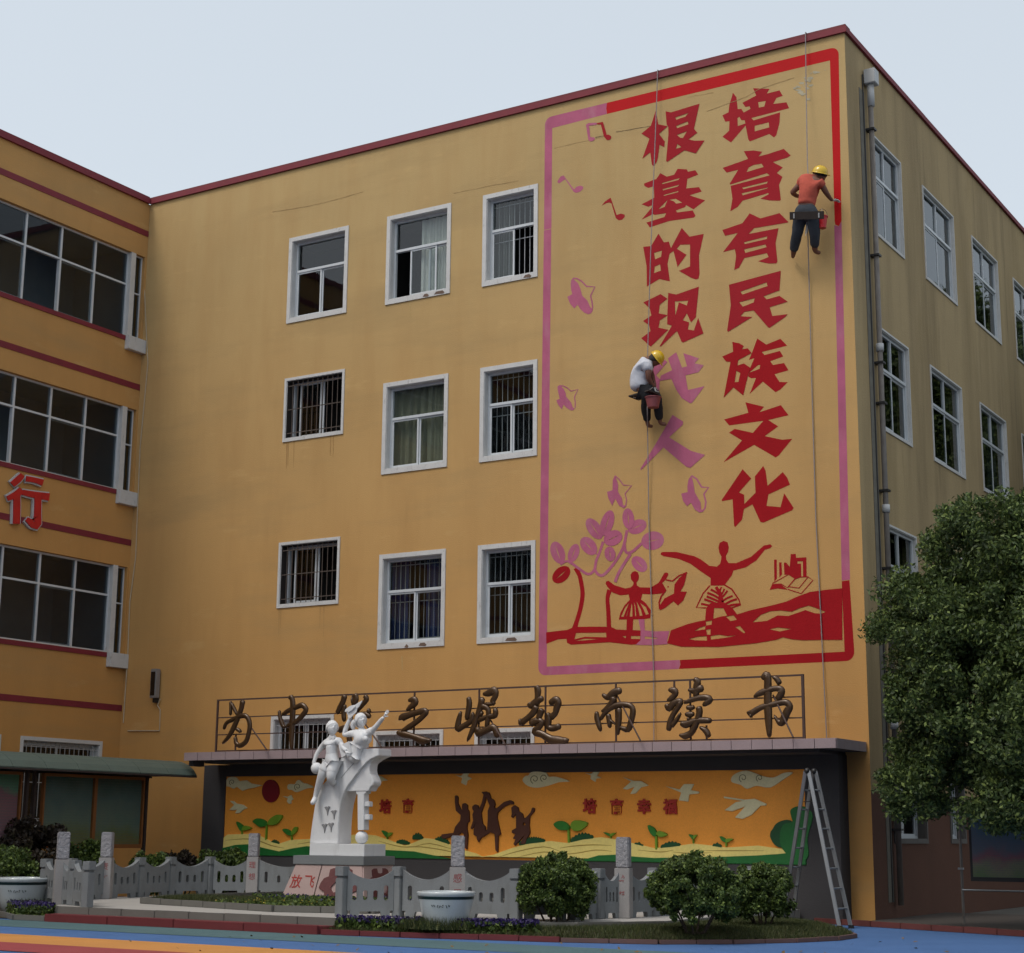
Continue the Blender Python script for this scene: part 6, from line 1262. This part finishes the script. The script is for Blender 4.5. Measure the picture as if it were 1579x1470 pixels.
def make_tree(x, y, label, scale=1.0, rot=0, proto=[]):
    if not proto:
        r = root('camphor_tree', (x, y, 0), label, 'tree', 'camphor trees')
        rr = np.random.default_rng(5); pts = []
        # boughs: overlapping leaf masses of uneven size
        lobes = [((0,0,3.9),(1.9,1.9,1.7)),((-1.25,-.2,3.0),(1.15,1.2,1.1)),((1.2,.3,3.1),(1.25,1.2,1.15)),((-.9,.5,4.3),(1.1,1.1,.9)),((.6,-.4,4.9),(1.2,1.2,.95)),((-.5,-.9,2.4),(1.2,1.1,.95)),((.9,.9,2.5),(1.2,1.1,.9)),((-1.7,.1,2.25),(.75,.8,.6)),((1.8,-.5,2.4),(.8,.8,.7)),((0,1.3,3.4),(1.3,1.1,1.2)),((.1,-1.4,3.4),(1.2,1.0,1.2)),((-.2,.1,1.95),(1.3,1.2,.5)),((-1.5,.6,3.6),(.8,.8,.7)),((-2.0,-.3,2.9),(.55,.6,.5)),((.2,.2,5.5),(.8,.8,.5)),((-1.75,-.1,3.75),(1.0,1.0,.85)),((-1.2,-.3,4.75),(.85,.9,.7)),((-2.1,.2,1.75),(.6,.6,.45)),((-.9,-.8,1.55),(.9,.8,.4))]
        for i, (c, rad) in enumerate(lobes): pts.append(blobpts(c, rad, int(27000*np.prod(rad)**(2/3)), int(130*np.prod(rad)**(1/2)), 40+i, .6, -.9))
        pts = np.concatenate(pts); v, f = leaf_cloud(pts, .027, 2.3, .25, .9); mesh_np('crown', v, f, LEAFT, r)
        mb = MB(); mb.tube([(0,0,0),(.02,0,.4),(-.02,.02,1.2),(.0,0,2.0),(.05,0,3.2)], [.19,.15,.13,.12,.07], 12)
        for i in range(11):
            a = i*2.4; h_ = 1.3+.2*i; l = 1.6-.06*i; mb.tube([(0,0,h_),(math.cos(a)*l*.4,math.sin(a)*l*.4,h_+.45),(math.cos(a)*l,math.sin(a)*l,h_+.8+.05*i)], [.07,.045,.015], 7)
        me = bpy.data.meshes.new('trunk'); me.from_pydata(mb.v, [], mb.f); me.update(); o = bpy.data.objects.new('trunk', me); COL.objects.link(o); me.materials.append(BARK); o.parent = r
        for p in me.polygons: p.use_smooth = True
        proto.append(r)
    else:
        s0 = proto[0]; r = s0.copy(); COL.objects.link(r); r.location = (x, y, 0); r['label'] = label
        for ch in list(s0.children): c = ch.copy(); COL.objects.link(c); c.parent = r
    r.scale = (scale,)*3; r.rotation_euler = (0, 0, rot); return r
make_tree(19.58, -1.0, 'large dense camphor tree in front of the side wall at right', 1.13, .4)

# lawn grass, flowers
def inpoly(P, poly):
    x, y = P[:, 0], P[:, 1]; ins = np.zeros(len(P), bool); n_ = len(poly); j = n_-1
    for i in range(n_):
        xi, yi = poly[i]; xj, yj = poly[j]
        c = ((yi > y) != (yj > y)) & (x < (xj-xi)*(y-yi)/(yj-yi+1e-12)+xi); ins ^= c; j = i
    return ins
def scatter(poly, n_):
    a = np.array(poly); lo, hi = a.min(0), a.max(0); P = lo+rng.random((n_*3, 2))*(hi-lo); return P[inpoly(P, poly)][:n_]
def blades(P, z, h_, w_):
    n_ = len(P); a = rng.random(n_)*6.28; hh = h_*(.5+rng.random(n_)); lean = rng.normal(size=(n_, 2))*.35*hh[:, None]
    dx = np.stack([np.cos(a), np.sin(a)], 1)*w_; v = np.zeros((n_, 3, 3)); v[:, 0, :2] = P-dx; v[:, 1, :2] = P+dx; v[:, 2, :2] = P+lean; v[:, :2, 2] = z if np.isscalar(z) else z[:, None]; v[:, 2, 2] = z+hh
    return v.reshape(-1, 3), np.arange(n_*3).reshape(-1, 3)
P_ = scatter(lawn_poly, 70000); zz = np.array([lawn_z(a, b) for a, b in P_])
v, f = blades(P_, zz, .05, .004); tag(mesh_np('grass', v, f, GRASSM), 'short grass on the kidney shaped lawn', 'grass', kind='stuff')
def flowers(name, poly, z, n_, mt, h_, label, size=.03, gn=3000):
    P = scatter(poly, n_); pts = np.c_[P, z+h_*(.6+.5*rng.random(len(P)))]; v, f = leaf_cloud(pts, size, 1.1); tag(mesh_np(name, v, f, mt), label, 'flowers', kind='stuff')
    P = scatter(poly, gn); pts = np.c_[P, z+h_*.85*rng.random(len(P))]; v, f = leaf_cloud(pts, .035, 2.2, .1); tag(mesh_np(name+'_leaves', v, f, LEAFB), 'green leaves among the '+label, 'leaves', kind='stuff')
flowers('purple_flowers', [(11.35, -7.5), (12.4, -7.38), (13.4, -7.12), (14.1, -6.9), (13.9, -6.62), (12.95, -7.02), (11.35, -7.38)], .07, 2600, FLOW, .16, 'purple pansies in front of the fence', size=.036, gn=3400)
flowers('purple_flowers', [(4.5, -6.85), (5.6, -7.55), (6.2, -7.55), (6.05, -7.25), (5.15, -6.75), (4.9, -6.5)], .06, 1300, FLOW, .17, 'purple pansies by the left flower pot', size=.036, gn=2200)
flowers('yellow_flowers', [(8.0, -6.05), (9.6, -6.45), (10.8, -6.0), (10.8, -5.0), (8.0, -5.2)], .24, 160, FLOY, .07, 'yellow pansies in the statue bed', .03, 5200)
flowers('dark_flowers', [(8.2, -5.2), (10.7, -5.0), (10.7, -4.0), (7.0, -4.0)], .24, 200, FLOW, .10, 'dark pansies below the statue', .035, 4000)
v, f = blades(scatter([(6.4, -5.65), (8.6, -6.2), (9.0, -4.6), (6.1, -4.4)], 16000), .24, .07, .005); tag(mesh_np('bed_grass', v, f, GRASSM), 'short grass in the statue bed', 'grass', kind='stuff')
v, f = blades(scatter([(12.85, -7.5), (13.25, -7.2), (13.1, -6.9), (12.6, -7.2), (12.3, -7.45)], 1300), .11, .13, .006); tag(mesh_np('tall_grass', v, f, GRASSM), 'tuft of tall grass in front of the right pot', 'grass', kind='stuff')
v, f = blades(scatter([(4.9, -7.1), (5.3, -7.3), (5.6, -7.0), (5.2, -6.8)], 900), .06, .17, .006); tag(mesh_np('tall_grass', v, f, GRASSM), 'tuft of tall grass in front of the left pot', 'grass', kind='stuff')

# trees and a block that windows mirror; last two trees added for shade
make_tree(20.5, 13.0, 'camphor tree beyond the right edge facing the side windows', 2.2, 1.9)
make_tree(22.5, 24.0, 'tall camphor tree mirrored in the far side windows', 3.0, 3.1)
make_tree(26.0, 34.0, 'tallest camphor tree beyond the side wall, out of frame', 3.2, 2.1)
make_tree(27.2, -6.0, 'broad camphor tree right of the yard, unseen, added for shade', 1.4, 4.4)
make_tree(31.0, -14.5, 'camphor tree beside the photographer, unseen, added for shade', 1.5, 5.4)
ob = root('opposite_block', (12, -48, 0), 'plain ochre school block across the yard behind the camera', 'building')
MB().box(-6, 34, -56, -48, 0, 13).build('wall', OCHREW, ob); MB().box(-6.2, 34.2, -56.2, -47.8, 13, 13.3).build('coping', MAROON, ob)
for i in range(13):
    for z in (1.2, 4.5, 7.8, 11.0-.2): MB().box(-4+i*2.9, -2.2+i*2.9, -47.99, -47.95, z, z+1.6).build('window', mat('far_dark_glass', srgb(50, 56, 60), .2), ob)

P = scatter([(11, -7.9), (14, -7.6), (17.4, -5.6), (17.6, -2.5), (16.2, -1.2), (19, -3), (24, -9), (20, -13), (9, -13)], 130)
pts = np.c_[P, np.full(len(P), .012)]; v, f = leaf_cloud(pts, .035, 1.8, 4.0); tag(mesh_np('fallen_leaves', v, f, mat('dry_leaf', srgb(120, 96, 56), .8, .3, 3)), 'few dry leaves and scraps blown over the rubber ground', 'leaves', kind='stuff')
